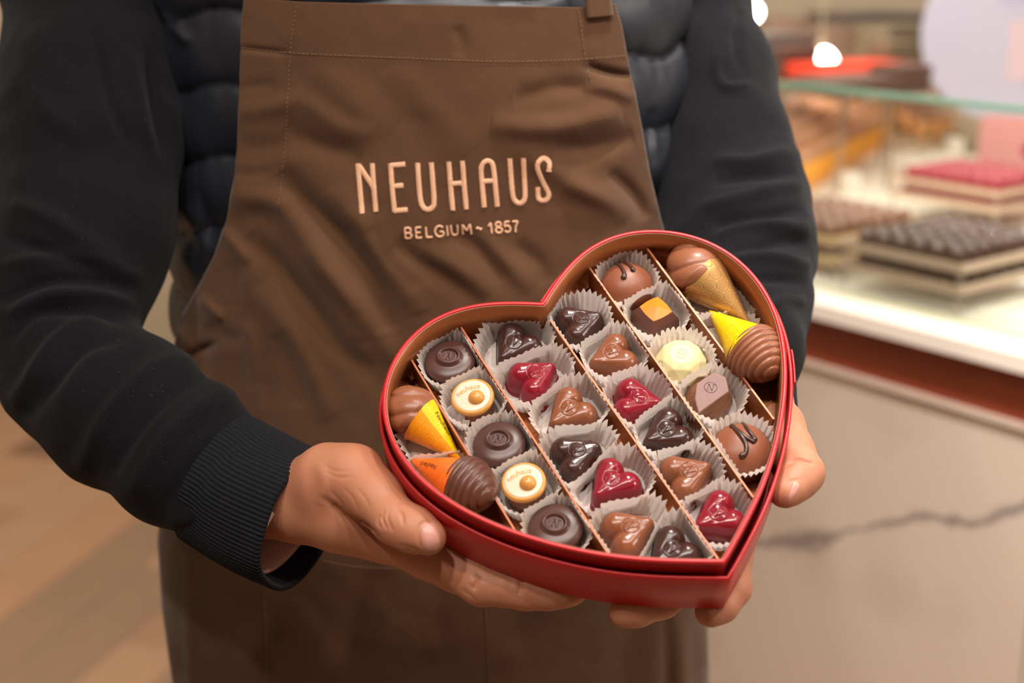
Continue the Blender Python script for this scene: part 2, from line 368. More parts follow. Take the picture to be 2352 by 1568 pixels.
def knit_material(name, col, ribbed=False):
    m = bpy.data.materials.new(name); m.use_nodes = True; g = NT(m); b = g.b
    tc = g.n('ShaderNodeTexCoord'); n = g.n('ShaderNodeTexNoise'); n.inputs['Scale'].default_value = 1100; n.inputs['Detail'].default_value = 3; g.l(tc.outputs['Object'], n.inputs['Vector'])
    n2 = g.n('ShaderNodeTexNoise'); n2.inputs['Scale'].default_value = 900; n2.inputs['Detail'].default_value = 0; g.l(tc.outputs['Object'], n2.inputs['Vector'])
    k = g.m('GREATER_THAN', n2.outputs['Fac'], .835)
    g.l(g.mix(n.outputs['Fac'], tuple(c * .7 for c in col[:3]) + (1,), g.mix(g.m('MULTIPLY', k, .25), tuple(c * 1.3 for c in col[:3]) + (1,), srgb(150, 140, 135))), b.inputs['Base Color'])
    b.inputs['Roughness'].default_value = .95; b.inputs['Specular IOR Level'].default_value = .12
    b.inputs['Sheen Weight'].default_value = .06; b.inputs['Sheen Roughness'].default_value = .45; b.inputs['Sheen Tint'].default_value = (.75, .75, .8, 1)
    sx = g.n('ShaderNodeSeparateXYZ'); g.l(tc.outputs['Object'], sx.inputs[0])
    w_ = g.m('SINE', g.m('ADD', g.m('ADD', g.m('MULTIPLY', sx.outputs[0], 2600.), g.m('MULTIPLY', sx.outputs[2], 4200.)), g.m('MULTIPLY', n.outputs['Fac'], 2.5)))
    g.bump(g.m('ADD', n.outputs['Fac'], g.m('MULTIPLY', w_, .0 if ribbed else .16)), .6, .0009); return m
KNIT = knit_material('black_knit', srgb(19, 18, 21))
CUFF = knit_material('ribbed_knit', srgb(27, 28, 32), True)
PUFFER = mat('puffer_nylon', srgb(29, 31, 39), .46, spec=.5, bump=.35, bscale=60, var=.1, vscale=20)
SHIRT = mat('shirt_lining', srgb(205, 165, 150), .8, bump=.3, bscale=600)
TROUSER = mat('dark_trousers', srgb(26, 24, 26), .9)
ZIP = mat('black_zip', srgb(14, 14, 16), .3, spec=.6)

# ================================================================== THE SETTING
WALL = mat('beige_plaster', srgb(186, 170, 146), .9, bump=.1, bscale=40)
WALLD = mat('taupe_plaster', srgb(150, 132, 112), .9)
CEIL = mat('white_ceiling', srgb(225, 218, 205), .9)
FLOORB = mat('floor_joint', srgb(128, 98, 74), .8)
def struct(name, c, h, m, R=None):
    return obj(name, MB().box(c, h, R).mesh(name, False), m, kind='structure')
RX0, RX1, RY0, RY1, RZ = -2.6, 4.2, -2.8, 4.3, 2.85
floor = struct('floor', ((RX0 + RX1) / 2, (RY0 + RY1) / 2, -.05), ((RX1 - RX0) / 2, (RY1 - RY0) / 2, .04), FLOORB)
struct('ceiling', ((RX0 + RX1) / 2, (RY0 + RY1) / 2, RZ + .05), ((RX1 - RX0) / 2, (RY1 - RY0) / 2, .05), CEIL)
struct('wall_back', ((RX0 + RX1) / 2, RY1 + .05, RZ / 2), ((RX1 - RX0) / 2, .05, RZ / 2), WALL)
struct('wall_front', ((RX0 + RX1) / 2, RY0 - .05, RZ / 2), ((RX1 - RX0) / 2, .05, RZ / 2), WALL)
struct('wall_left', (RX0 - .05, (RY0 + RY1) / 2, RZ / 2), (.05, (RY1 - RY0) / 2, RZ / 2), WALL)
struct('wall_right', (RX1 + .05, (RY0 + RY1) / 2, RZ / 2), (.05, (RY1 - RY0) / 2, RZ / 2), WALLD)
struct('baseboard_back', (-1.3, RY1 - .008, .045), (1.3, .008, .045), mat('baseboard_paint', srgb(200, 180, 158), .6))
# floor planks
PM = [mat('oak_plank_%s' % s, srgb(*c), .5, bump=.15, bscale=30, var=.08, vscale=6) for s, c in
      (('pale', (176, 138, 106)), ('mid', (164, 128, 98)), ('grey', (150, 122, 98)), ('warm', (178, 136, 102)))]
pd = np.array([.276, .961]); pd /= np.linalg.norm(pd); pn = np.array([pd[1], -pd[0]])
pw, pl = .15, 1.15
pmesh = []
for m in PM:
    b = MB(); b.box((0, 0, 0), (pw / 2 - .001, pl / 2 - .001, .0055)); me = b.mesh('plank', False); me.materials.append(m); pmesh.append(me)
rot = math.atan2(-pd[0], pd[1])
for i in range(-26, 12):
    for j in range(-2, 6):
        c = pn * (i + .5) * pw + pd * (j * pl + ((i * 7) % 10) * .11 + .6)
        if c[0] < -2.5 or c[0] > 1.1 or c[1] < .2 or c[1] > 3.95 + .3 * (i % 2): continue
        o = bpy.data.objects.new('plank', random.choice(pmesh)); C.objects.link(o)
        o.location = (c[0], c[1], 0.0445); o.rotation_euler = (0, 0, rot); o.parent = floor
        o.location = (c[0], c[1], -.0055); o.parent = floor
# ------------------------------------------------------------------ display counter
A = np.array([-.6115, .7912, 0.]); B = np.array([.7912, .6115, 0.]); UP = np.array([0, 0, 1.])
ZS = .90
G0 = hitz(2352, 770, ZS)
def cf(a, b, z): return G0 + A * a + B * b + UP * (z - ZS)
RC = np.array([A, B, UP]).T            # columns: along the counter, into the case, up
def cz(X, Y, b):                       # height of a photo point on the vertical plane b behind the glass line
    return hitp(X, Y, cf(0, b, ZS), B)
LEDB = -(np.dot(hitz(2352, 811, ZS) - G0, -B))   # ledge front
ledge_b = float(np.dot(hitz(2352, 811, ZS) - G0, B))
z_led0 = float(cz(2352, 859, ledge_b)[2]); z_br = float(cz(2352, 984, ledge_b + .012)[2]); z_tr = float(cz(2352, 1001, ledge_b + .006)[2])
z_gt = float(cz(2352, 251, 0)[2])
def cbox(mb, a0, a1, b0, b1, z0, z1): return mb.box(cf((a0 + a1) / 2, (b0 + b1) / 2, (z0 + z1) / 2), (abs(a1 - a0) / 2, abs(b1 - b0) / 2, abs(z1 - z0) / 2), RC)
def marble_material():
    m = bpy.data.materials.new('white_marble'); m.use_nodes = True; g = NT(m); b = g.b
    tc = g.n('ShaderNodeTexCoord'); sx = g.n('ShaderNodeSeparateXYZ'); g.l(tc.outputs['Object'], sx.inputs[0])
    s = g.m('ADD', g.m('MULTIPLY', g.m('SUBTRACT', sx.outputs[0], float(G0[0])), float(A[0])), g.m('MULTIPLY', g.m('SUBTRACT', sx.outputs[1], float(G0[1])), float(A[1])))
    z = sx.outputs[2]
    p1, p2 = hitp(1700, 1262, cf(0, ledge_b, ZS), B), hitp(2352, 1178, cf(0, ledge_b, ZS), B)
    s1, s2 = float((p1 - G0) @ A), float((p2 - G0) @ A); k = (p1[2] - p2[2]) / (s1 - s2)
    n = g.n('ShaderNodeTexNoise'); n.inputs['Scale'].default_value = 9; n.inputs['Detail'].default_value = 5; g.l(tc.outputs['Object'], n.inputs['Vector'])
    n2 = g.n('ShaderNodeTexNoise'); n2.inputs['Scale'].default_value = 7; n2.inputs['Detail'].default_value = 3; g.l(tc.outputs['Object'], n2.inputs['Vector'])
    zl = g.m('ADD', g.m('MULTIPLY', g.m('SUBTRACT', s, s2), float(k)), float(p2[2]))
    d = g.m('ABSOLUTE', g.m('SUBTRACT', g.m('SUBTRACT', z, zl), g.m('MULTIPLY', g.m('SUBTRACT', n.outputs['Fac'], .5), .10)))
    thick = g.m('MULTIPLY', g.m('POWER', n2.outputs['Fac'], 2.5), .085)
    vein = g.m('SUBTRACT', 1., g.m('DIVIDE', d, thick), clamp=True)
    n3 = g.n('ShaderNodeTexNoise'); n3.inputs['Scale'].default_value = 5; n3.inputs['Detail'].default_value = 6; g.l(tc.outputs['Object'], n3.inputs['Vector'])
    sp = g.m('MULTIPLY', g.m('SUBTRACT', n3.outputs['Fac'], .58, clamp=True), 1.6, clamp=True)
    cc = g.mix(sp, srgb(196, 180, 166), srgb(150, 130, 112))
    g.l(g.mix(g.m('MULTIPLY', vein, .8), cc, srgb(92, 84, 84)), b.inputs['Base Color'])
    b.inputs['Roughness'].default_value = .3; return m
MARBLE = marble_material()
PAINTW = mat('white_lacquer', srgb(226, 214, 202), .4)
BROWNB = mat('chocolate_brown_lacquer', srgb(124, 52, 28), .4)
TRIMM = mat('brushed_trim', srgb(214, 196, 182), .4, metal=.3)
SHELF = mat('case_shelf', srgb(240, 230, 212), .45)
ct = empty('display_counter', Matrix.Translation(Vector(cf(1.2, .4, 0))), label='long shop display counter with marble front, rust-brown band and white ledge', cat='counter')
CTI = Matrix.Translation(-Vector(cf(1.2, .4, 0)))
def cpart(name, mb, m, smooth=False, parent=ct, **k):
    return obj(name, mb.mesh(name, smooth), m, parent, CTI if parent is ct else Matrix.Identity(4), **k)
AL, AR, BB = 2.0, -1.5, 1.3
seam_a = float((cz(2345, 1300, ledge_b) - G0) @ A)
cpart('marble_panel', cbox(MB(), AL, seam_a + .002, ledge_b + .03, ledge_b + .05, .06, z_tr), MARBLE)
cpart('marble_panel', cbox(MB(), seam_a - .002, AR, ledge_b + .03, ledge_b + .05, .06, z_tr), MARBLE)
cpart('trim_strip', cbox(MB(), AL, AR, ledge_b + .022, ledge_b + .05, z_tr, z_br), TRIMM)
cpart('brown_band', cbox(MB(), AL, AR, ledge_b + .030, ledge_b + .05, z_br, z_led0), BROWNB)
cpart('ledge', cbox(MB(), AL, AR, ledge_b, .05, z_led0, ZS - .004), PAINTW)
cpart('body', cbox(MB(), AL, AR, ledge_b + .06, BB, .05, z_led0 - .002), PAINTW)
cpart('shelf', cbox(MB(), AL, AR, .052, BB, z_led0, ZS), SHELF)
cpart('back_panel', cbox(MB(), AL, AR, BB, BB + .02, .05, 1.0), mat('back_panel', srgb(170, 150, 126), .6))
# glass front
GL = bpy.data.materials.new('clear_glass'); GL.use_nodes = True
g = NT(GL); g.b.inputs['Transmission Weight'].default_value = 1; g.b.inputs['Roughness'].default_value = 0; g.b.inputs['IOR'].default_value = 1.45; g.b.inputs['Base Color'].default_value = (.96, 1, .98, 1)
tr = g.n('ShaderNodeBsdfTransparent'); tr.inputs[0].default_value = (.95, .985, .97, 1); gl = g.n('ShaderNodeBsdfGlossy'); gl.inputs['Roughness'].default_value = .0
fr = g.n('ShaderNodeFresnel'); ms = g.n('ShaderNodeMixShader'); g.l(g.m('MULTIPLY', fr.outputs[0], .55), ms.inputs[0]); g.l(tr.outputs[0], ms.inputs[1]); g.l(gl.outputs[0], ms.inputs[2])
g.l(ms.outputs[0], g.t.nodes['Material Output'].inputs[0])
GEDGE = mat('glass_edge', srgb(118, 160, 138), .2, spec=.6)
GBASE = mat('glass_base_edge', srgb(176, 184, 140), .3)
cpart('glass_front', cbox(MB(), AL, AR, -.003, .003, ZS + .001, z_gt - .004), GL)
cpart('glass_top_edge', cbox(MB(), AL, AR, -.0035, .0035, z_gt - .004, z_gt + .0035), GEDGE)
cpart('glass_base_seal', cbox(MB(), AL, AR, -.006, -.003, ZS - .001, ZS + .003), GBASE)
l = lamp('case_light', tuple(cf(.9, .45, 1.55)), .6, 9, (1.0, .92, .80), tuple(cf(.9, .45, .9)), 'RECTANGLE', 1.0)
for a_, b_ in ((.15, .12), (.55, .30), (-.2, .35)): lamp('praline_highlight_lamp', tuple(cf(a_, b_, 1.9)), .016, 3.2, (1.0, .94, .86), tuple(cf(a_, b_ + .1, .9)))  # small lamps added so the case pralines catch highlights
lamp('case_light', tuple(cf(.0, .30, 1.55)), .4, 3, (1.0, .92, .80), tuple(cf(.0, .35, .9)), 'RECTANGLE', .8)

# ------------------------------------------------------------------ trays of pralines in the case
def ab(P): return float((P - G0) @ A), float((P - G0) @ B)
ACR = bpy.data.materials.new('clear_acrylic'); ACR.use_nodes = True; g = NT(ACR)
tr = g.n('ShaderNodeBsdfTransparent'); tr.inputs[0].default_value = (.9, .88, .86, 1); ms = g.n('ShaderNodeMixShader'); ms.inputs[0].default_value = .18
g.b.inputs['Base Color'].default_value = srgb(220, 205, 190); g.b.inputs['Roughness'].default_value = .15
g.l(tr.outputs[0], ms.inputs[1]); g.l(g.b.outputs[0], ms.inputs[2]); g.l(ms.outputs[0], g.t.nodes['Material Output'].inputs[0])
ACE = mat('acrylic_edge', srgb(190, 160, 138), .3, spec=.6)
ACY = mat('acrylic_edge_yellow', srgb(214, 182, 132), .3, spec=.6)
def praline_mesh(name, m, r=.0128, h=.024):
    V, F = lathe([(0.0005, 0), (r * .92, 0), (r, .002), (r * .98, h * .4), (r * .93, h * .6), (r * .78, h * .8), (r * .5, h * .94), (r * .25, h * .99), (0.0004, h)], 18)
    me = mesh(name, V, F); me.materials.append(m); return me
DKP = mat('case_dark_praline', srgb(74, 46, 38), .14, spec=.7); MKP = mat('case_milk_praline', srgb(120, 76, 54), .18, spec=.7)
RBP = mat('case_ruby_praline', srgb(150, 28, 48), .14, spec=.7)
pr_dark, pr_milk, pr_ruby = praline_mesh('praline', DKP), praline_mesh('praline', MKP), praline_mesh('praline', RBP)
def stand(name, a0, b0, na, nb, pitch, ztiers, edge, me, lab, plab, grp, skip_under=True):
    """two clear plates on legs, rows of pralines on each; a0,b0 = near corner; rows run along A and B"""
    o0 = Vector(cf(a0, b0, ZS)); st = empty(name, Matrix.Translation(o0), label=lab, cat='tray'); I = Matrix.Translation(-o0)
    LA, LB = na * pitch + .02, nb * pitch + .02
    for zt in ztiers:
        pl = obj('plate', cbox(MB(), a0, a0 + LA, b0, b0 + LB, zt - .004, zt).mesh('plate', False), ACR, st, I)
        e = MB(); cbox(e, a0 - .003, a0 + LA, b0 - .003, b0, zt - .005, zt + .006); cbox(e, a0 - .003, a0, b0, b0 + LB, zt - .005, zt + .006)
        cbox(e, a0 + LA, a0 + LA + .003, b0 - .003, b0 + LB, zt - .005, zt + .006); cbox(e, a0 - .003, a0 + LA + .003, b0 + LB, b0 + LB + .003, zt - .005, zt + .006)
        obj('rim', e.mesh('rim', False), edge, pl)
    for sa in (a0 + .004, a0 + LA - .004):
        for sb in (b0 + .004, b0 + LB - .004):
            obj('leg', cbox(MB(), sa - .003, sa + .003, sb - .003, sb + .003, ZS, ztiers[-1] - .004).mesh('leg', False), ACR, st, I)
    for t, zt in enumerate(ztiers):
        for i in range(na):
            for j in range(nb):
                if t < len(ztiers) - 1 and i > 2 and j > 2: continue
                p = cf(a0 + .01 + (i + .5) * pitch, b0 + .01 + (j + .5) * pitch, zt)
                o = bpy.data.objects.new('case_praline', me); C.objects.link(o); o.location = Vector(p) + Vector((random.uniform(-.001, .001), random.uniform(-.001, .001), 0)); o.rotation_euler = (0, 0, random.random())
                pn = ('lower', 'upper')[t]; rn = ('first', 'second', 'third', 'fourth', 'fifth', 'sixth', 'seventh', 'eighth')[j]
                tag(o, '%s, %s plate, %s row back from the glass' % (plab, pn, rn), 'chocolate', '%s, %s plate, %s row' % (grp, pn, rn))
dk = ab(hitz(2205, 668, .935)); dkl = ab(hitz(1946, 598, .935))
stand('praline_stand', dk[0], dk[1], max(5, int((dkl[0] - dk[0]) / .031)), 7, .031, (.935, .965), ACE, pr_dark,
      'clear two-tier stand of dark pralines nearest the glass', 'dark domed praline on the nearest clear stand', 'dark pralines in the case')
rb = ab(hitz(2290, 470, .955)); rbl = ab(hitz(2110, 440, .955))
stand('praline_stand', rb[0], rb[1], 7, 6, .029, (.945, .972), ACE, pr_ruby,
      'clear two-tier stand of ruby red pralines behind the dark ones', 'ruby red praline on the clear stand behind', 'ruby pralines in the case')
mk = ab(hitz(1908, 600, .93))
stand('praline_stand', mk[0], mk[1], 6, 7, .029, (.93, .960), ACY, pr_milk,
      'clear two-tier stand of milk pralines beside the black sleeve', 'milk praline on stand beside black sleeve', 'milk pralines in the case')
print('dims', ledge_b, z_led0, z_br, z_tr, z_gt, dk, dkl, rb, rbl, mk)
# paper-wrapped cones standing in the back rows
def cone_piece(kind):
    wm = {'o': mat('orange_cone_paper', srgb(250, 168, 22), .5), 't': mat('tan_cone_paper', srgb(214, 150, 84), .5)}[kind]
    V, F = lathe([(0.0012, 0), (.012, .040), (.0145, .056), (.0135, .056), (.011, .040)], 14)
    a = mesh('wrapper', V, F); a.materials.append(wm)
    pr = []
    for i in range(12):
        s = i / 11; pr.append((max(.0005, .0142 * math.cos(s * 1.5) ** .7 * (1 + .07 * math.sin(i * 3.1))), .054 + .022 * s))
    V, F = lathe(pr, 14); b_ = mesh('swirl', V, F); b_.materials.append(mat('case_swirl', srgb(178, 122, 88), .3) if kind == 'o' else SWIRL); return a, b_
CO_, CT_ = cone_piece('o'), cone_piece('t')
def cone_row(X, Y, z, n, da, db, kind, lab, grp):
    a0, b0 = ab(hitz(X, Y, z)); me = CO_ if kind == 'o' else CT_
    for i in range(n):
        p = cf(a0 + da * i, b0 + db * i, z); t = empty('wrapped_cone', Matrix.Translation(Vector(p)) @ Matrix.Rotation(random.random() * 6, 4, 'Z'), label=lab, cat='chocolate', group=grp)
        obj('wrapper', me[0], None, t); obj('swirl', me[1], None, t)
    return a0, b0
RACK = mat('cone_rack', srgb(232, 218, 196), .5)
def cone_block(X, Y, na, nb, kind, z, lab, grp, rlab):
    a0, b0 = ab(hitz(X, Y, z)); me = CO_ if kind == 'o' else CT_; p = cf(a0 + na * .017, b0 + nb * .017, ZS)
    e = empty('cone_rack', Matrix.Translation(Vector(p)), label=rlab, cat='rack'); I = Matrix.Translation(-Vector(p))
    obj('base', cbox(MB(), a0 - .02, a0 + na * .034 - .014, b0 - .02, b0 + nb * .034 - .014, ZS, z).mesh('base', False), RACK, e, I)
    for i in range(na):
        for j in range(nb):
            q = cf(a0 + .034 * i, b0 + .034 * j, z + .0005); t = empty('wrapped_cone', Matrix.Translation(Vector(q)) @ Matrix.Rotation(random.random() * 6, 4, 'Z'), label=lab, cat='chocolate', group=grp)
            obj('wrapper', me[0], None, t); obj('swirl', me[1], None, t)
def cone_rack(Xa, Ya, Xb, Yb, rows, z, step, kind, lab, grp, rlab, pitch=.046, K=1.2):
    p0, p1 = hitz(float(Xa), float(Ya), z), hitz(float(Xb), float(Yb), z); e = p1 - p0; L = np.linalg.norm(e); e /= L; f = np.array([-e[1], e[0], 0.]); n = max(2, int(L / pitch)); me = CO_ if kind == 'o' else CT_
    Rr = np.array([e, f, UP]).T; rk = empty('cone_rack', Matrix.Translation(Vector(p0)), label=rlab, cat='rack'); I = Matrix.Translation(-Vector(p0))
    for r_ in range(rows):
        zt = z + step * r_; c = p0 + e * (n - 1) * pitch / 2 + f * r_ * pitch; c[2] = (ZS + zt) / 2 + .0005
        obj('step', MB().box(c, (n * pitch / 2, pitch * .49, (zt - ZS) / 2 - .0005), Rr).mesh('step', False), RACK, rk, I)
        for i in range(n):
            q = p0 + e * i * pitch + f * r_ * pitch; q[2] = zt + .0005
            t = empty('wrapped_cone', Matrix.Translation(Vector(q)) @ Matrix.Rotation(random.random() * 6, 4, 'Z') @ Matrix.Scale(K, 4), label=lab + (' in the front row', ' in the second row', ' in the third row', ' in the fourth row', ' in the fifth row', ' in the rearmost row')[min(r_, 5)], cat='chocolate', group=grp + ' row %d' % (r_ + 1))
            obj('wrapper', me[0], None, t); obj('swirl', me[1], None, t)
cone_rack(1795, 478, 2065, 318, 5, .906, .010, 'o', 'orange-papered cone with milk swirl, stepped rack', 'orange wrapped cones', 'pale stepped rack holding the orange paper cones')
cone_rack(2115, 345, 2262, 330, 3, .906, .012, 't', 'tan-papered cone with dark swirl left of pink card', 'tan wrapped cones', 'pale stepped rack holding the tan paper cones')
# price cards lying on the shelf
CARD = mat('white_card', srgb(246, 240, 230), .6)
for k, (X, Y, lab) in enumerate([(1945, 345 + 90, 'small white price card behind the milk pralines'), (2110, 410, 'small white price card left of the ruby pralines'), (2190, 350, 'white price card standing below the tan cones'), (1990, 520, 'white price card between milk and dark pralines')]):
    p = hitz(X, Y, ZS + .001); Rm = Matrix((tuple(A) + (0,), tuple(B) + (0,), (0, 0, 1, 0), (0, 0, 0, 1))).transposed()
    mb = MB(); mb.box((0, 0, .018), (.03, .0006, .018)); mb.box((0, .008, .0006), (.03, .008, .0006))
    obj('price_card', mb.mesh('price_card', False), CARD, None, Matrix.Translation(Vector(p)) @ Rm @ Matrix.Rotation(.15 * (k - 1), 4, 'Z'), lab, 'card')
# pink sign card with a heart, and the round white sign
PINK = mat('pink_card', srgb(200, 136, 130), .6); MAG = mat('magenta_print', srgb(160, 30, 70), .5); LILAC = mat('pale_lilac_sign', srgb(168, 166, 184), .55)
p = hitz(2310, 500, ZS); dd = float(((p - CO) @ np.array([0, CP, -SP])))
def facing(P):
    n = (CO - P); n[2] = 0; n /= np.linalg.norm(n); r_ = np.cross(UP, n); return Matrix(((r_[0], UP[0], n[0], P[0]), (r_[1], UP[1], n[1], P[1]), (r_[2], UP[2], n[2], P[2]), (0, 0, 0, 1)))
sc_ = dd / FPX; pc = px(2318, 400, dd + .05); pc[2] = ZS
sg = empty('sign_card', facing(pc), label='pink sign card with magenta heart standing behind ruby pralines', cat='sign')
hgt = float(px(2318, 262, dd + .05)[2] - ZS)
obj('card', MB().box((0, 0, 0), (.001, .001, .001)).add([], []).mesh('card', False), PINK, sg) if 0 else None
mb = MB(); mb.box((.008, hgt / 2, 0), (.066, hgt / 2, .0015)); obj('panel', mb.mesh('panel', False), PINK, sg)
th = np.linspace(0, 2 * np.pi, 40, endpoint=False); hx = 16 * np.sin(th) ** 3; hy = 13 * np.cos(th) - 5 * np.cos(2 * th) - 2 * np.cos(3 * th) - np.cos(4 * th)
mb = MB(); mb.add([(x * .0016 + .043, y * .0016 + hgt * .62, z_) for z_ in (.0016, .0024) for x, y in zip(hx, hy)], [tuple(range(40, 80))[::-1], tuple(range(40))] + [(i, (i + 1) % 40, 40 + (i + 1) % 40, 40 + i) for i in range(40)])
obj('heart_print', mb.mesh('heart_print', False), MAG, sg)
pc = px(2330, 75, 2.85); rs = float(px(2330 + 207, 75, 2.85)[0] - pc[0])
sg = empty('round_sign', facing(pc), label='large round pale lilac sign above the glass edge', cat='sign')
V, F = lathe([(.0005, .002), (rs, .002), (rs, -.002), (.0005, -.002)], 72); obj('disc', mesh('disc', V, F, False), LILAC, sg)
mb = MB(); mb.box((0, -rs - (pc[2] - rs - ZS) / 2 + .02, -.006), (.006, (pc[2] - rs - ZS) / 2 + .02, .003)); obj('post', mb.mesh('post', False), ACE, sg)
mb = MB(); mb.box((.035, -.035, .003), (.045, .06, .0006)); obj('pale_patch', mb.mesh('pale_patch', False), mat('pale_pink_reflection', srgb(186, 166, 172), .6), sg)  # pink reflection on the disc, painted as a flat panel
mb = MB(); mb.box((.0, .09, .003), (.03, .035, .0006)); obj('pale_patch', mb.mesh('pale_patch', False), mat('pale_lavender_patch', srgb(160, 156, 182), .6), sg)  # pale lavender panel on the disc
# back counter with boxes and bags
BC = mat('back_counter', srgb(150, 120, 92), .5)
bc = obj('back_counter', MB().box((2.6, 3.95, .47), (1.5, .33, .47)).mesh('back_counter', False), BC, label='brown back counter along the far wall', cat='counter')
def gift(name, X, Y, d, hw, hd, hh, m, lab, zt=None, lid=None, cat='box'):
    P = px(X, Y, d); z0 = P[2] - hh
    e = empty(name, Matrix.Translation(Vector((P[0], P[1], z0))) @ Matrix.Rotation(.5, 4, 'Z'), label=lab, cat=cat)
    obj('base', MB().box((0, 0, hh * .7), (hw * .96, hd * .96, hh * .7)).mesh('base', False), m, e)
    obj('lid', MB().box((0, 0, hh * 1.7), (hw, hd, hh * .35)).mesh('lid', False), lid or m, e)
    return P, z0
REDB = mat('red_gift_box', srgb(232, 62, 34), .4); DKB = mat('dark_gift_box', srgb(84, 60, 50), .5); TAN = mat('tan_gift_box', srgb(118, 96, 80), .6); GRY = mat('grey_gift_box', srgb(98, 86, 78), .6); OLV = mat('olive_gift_box', srgb(112, 98, 78), .6)
LEG = []
for a in [('gift_box', 1955, 168, 3.0, .118, .07, .02, REDB, 'flat bright red gift box behind the glass edge'),
          ('gift_box', 1850, 172, 3.15, .045, .05, .02, REDB, 'small red gift box behind the bright lamp'),
          ('gift_box', 1985, 70, 3.7, .12, .09, .045, GRY, 'blurred grey-brown box on the far display'),
          ('gift_box', 2060, 95, 3.45, .10, .08, .04, OLV, 'blurred olive-brown box left of the round sign'),
          ('gift_box', 1915, 110, 3.5, .09, .07, .05, TAN, 'blurred tan box on the far display'),
          ('gift_box', 1785, 70, 3.5, .07, .06, .03, TAN, 'blurred tan box right of the black shoulder'),
          ('gift_box', 1785, 98, 3.2, .07, .06, .02, GRY, 'blurred dark grey box right of the black shoulder'),
          ('gift_box', 2068, 180, 2.8, .045, .04, .025, DKB, 'dark brown box right of the flat red box'),
          ('gift_box', 1800, 135, 3.1, .05, .06, .025, DKB, 'dark brown box left of the flat red box'),
          ('gift_box', 1950, 195, 2.75, .10, .06, .015, DKB, 'dark box beneath the flat red box'),
          ('gift_box', 2050, 140, 3.13, .05, .04, .04, OLV, 'olive box behind the flat red box')]:
    P, z0 = gift(*a); LEG.append((P, z0))
# stepped display that carries the boxes
sd = empty('stepped_display', Matrix.Translation(Vector((LEG[0][0][0], LEG[0][0][1], ZS))), label='stepped beige plinths carrying blurred gift boxes', cat='display')
for P, z0 in LEG:
    mb = MB(); mb.box((P[0], P[1], z0 - .003), (.06, .05, .0025)); mb.box((P[0], P[1] + .04, (z0 + ZS) / 2 - .002), (.004, .004, (z0 - ZS) / 2 - .003))
    obj('plinth', mb.mesh('plinth', False), mat('display_plinth', srgb(150, 130, 108), .6), sd, Matrix.Translation(-sd.matrix_basis.translation))
# small lamps that show as bright discs
BULB = mat('lamp_glow', (1., .93, .82, 1), .5, emis=26.); BRASS = mat('lamp_shell', srgb(180, 160, 130), .4, metal=.6)
for X, Y, d, r_, lab in ((1884, 148, 3.3, .038, 'bright round lamp glowing above the glass edge'), (1727, 28, 3.3, .022, 'bright lamp beside the black shoulder')):
    P = px(X, Y, d); e = empty('globe_lamp', Matrix.Translation(Vector(P)), label=lab, cat='lamp')
    V, F = lathe([(r_ * math.sin(t), -r_ * math.cos(t)) for t in np.linspace(.02, 3.0, 12)], 20); obj('bulb', mesh('bulb', V, F), BULB, e)
    mb = MB(); mb.tube([(0, 0, r_ * .9), (0, 0, RZ - P[2])], .0025, 6); obj('cord', mb.mesh('cord'), BRASS, e)
    V, F = lathe([(.001, r_ * 1.5), (r_ * .3, r_ * 1.4), (r_ * .32, r_ * .96)], 16); obj('holder', mesh('holder', V, F), BRASS, e)

# ================================================================== THE HEART BOX
LP = np.array([[0, 1.0], [0.066, 1.056], [0.139, 1.095], [0.215, 1.118], [0.304, 1.125], [0.374, 1.114], [0.452, 1.074], [0.512, 1.031], [0.562, 0.982], [0.590, 0.94], [0.613, 0.887], [0.628, 0.828], [0.630, 0.756], [0.620, 0.683], [0.602, 0.606], [0.568, 0.534], [0.532, 0.469], [0.493, 0.411], [0.452, 0.358], [0.409, 0.309], [0.357, 0.252], [0.281, 0.182], [0.192, 0.112], [0.094, 0.050], [0, 0]])
RP = np.array([[0.0, 1.0], [0.059, 1.037], [0.131, 1.079], [0.206, 1.117], [0.292, 1.131], [0.36, 1.122], [0.446, 1.088], [0.507, 1.039], [0.563, 0.973], [0.597, 0.909], [0.62, 0.82], [0.626, 0.732], [0.615, 0.645], [0.582, 0.551], [0.535, 0.461], [0.479, 0.381], [0.456, 0.353], [0.398, 0.287], [0.336, 0.227], [0.271, 0.171], [0.202, 0.119], [0.131, 0.081], [0.048, 0.028], [0.0, 0.0]])
HN = 100
half = (resamp(LP, HN) + resamp(RP, HN)) / 2 * 0.19155
for _ in range(40): half[1:-1] = .5 * half[1:-1] + .25 * (half[:-2] + half[2:])
half = resamp(half, HN)
HRT = np.vstack([half, (half * [-1, 1])[-2:0:-1]])        # clockwise: notch, right lobe, tip, left lobe
NH = len(HRT)
def offset(d):
    P = HRT; e = np.roll(P, -1, 0) - P; e /= np.linalg.norm(e, axis=1)[:, None]; nn = np.stack([-e[:, 1], e[:, 0]], -1)   # outward for clockwise
    n0 = np.roll(nn, 1, 0); m = n0 + nn; m /= (1 + (n0 * nn).sum(1))[:, None]; Q = P + d * m
    # collapse points that crossed over at the notch / tip
    for c in (0, HN - 1):
        for s_ in (1, -1):
            for k in range(1, 8):
                i = (c + s_ * k) % NH; dist = min(segdist(Q[i:i + 1], P[j], P[(j + 1) % NH])[0][0] for j in range(NH)) if k < 5 else 9
                if dist < abs(d) * .985: Q[i] = Q[c]
    return Q
def ringed(profile, shift=(0, 0), close=False):
    """sweep (offset, height) profile round the heart"""
    V = []
    for d, h in profile: q = offset(d) + np.array(shift); V.append(np.column_stack([q, np.full(NH, h)]))
    return np.vstack(V), grid_faces(len(profile), NH, cv=True, cu=close)
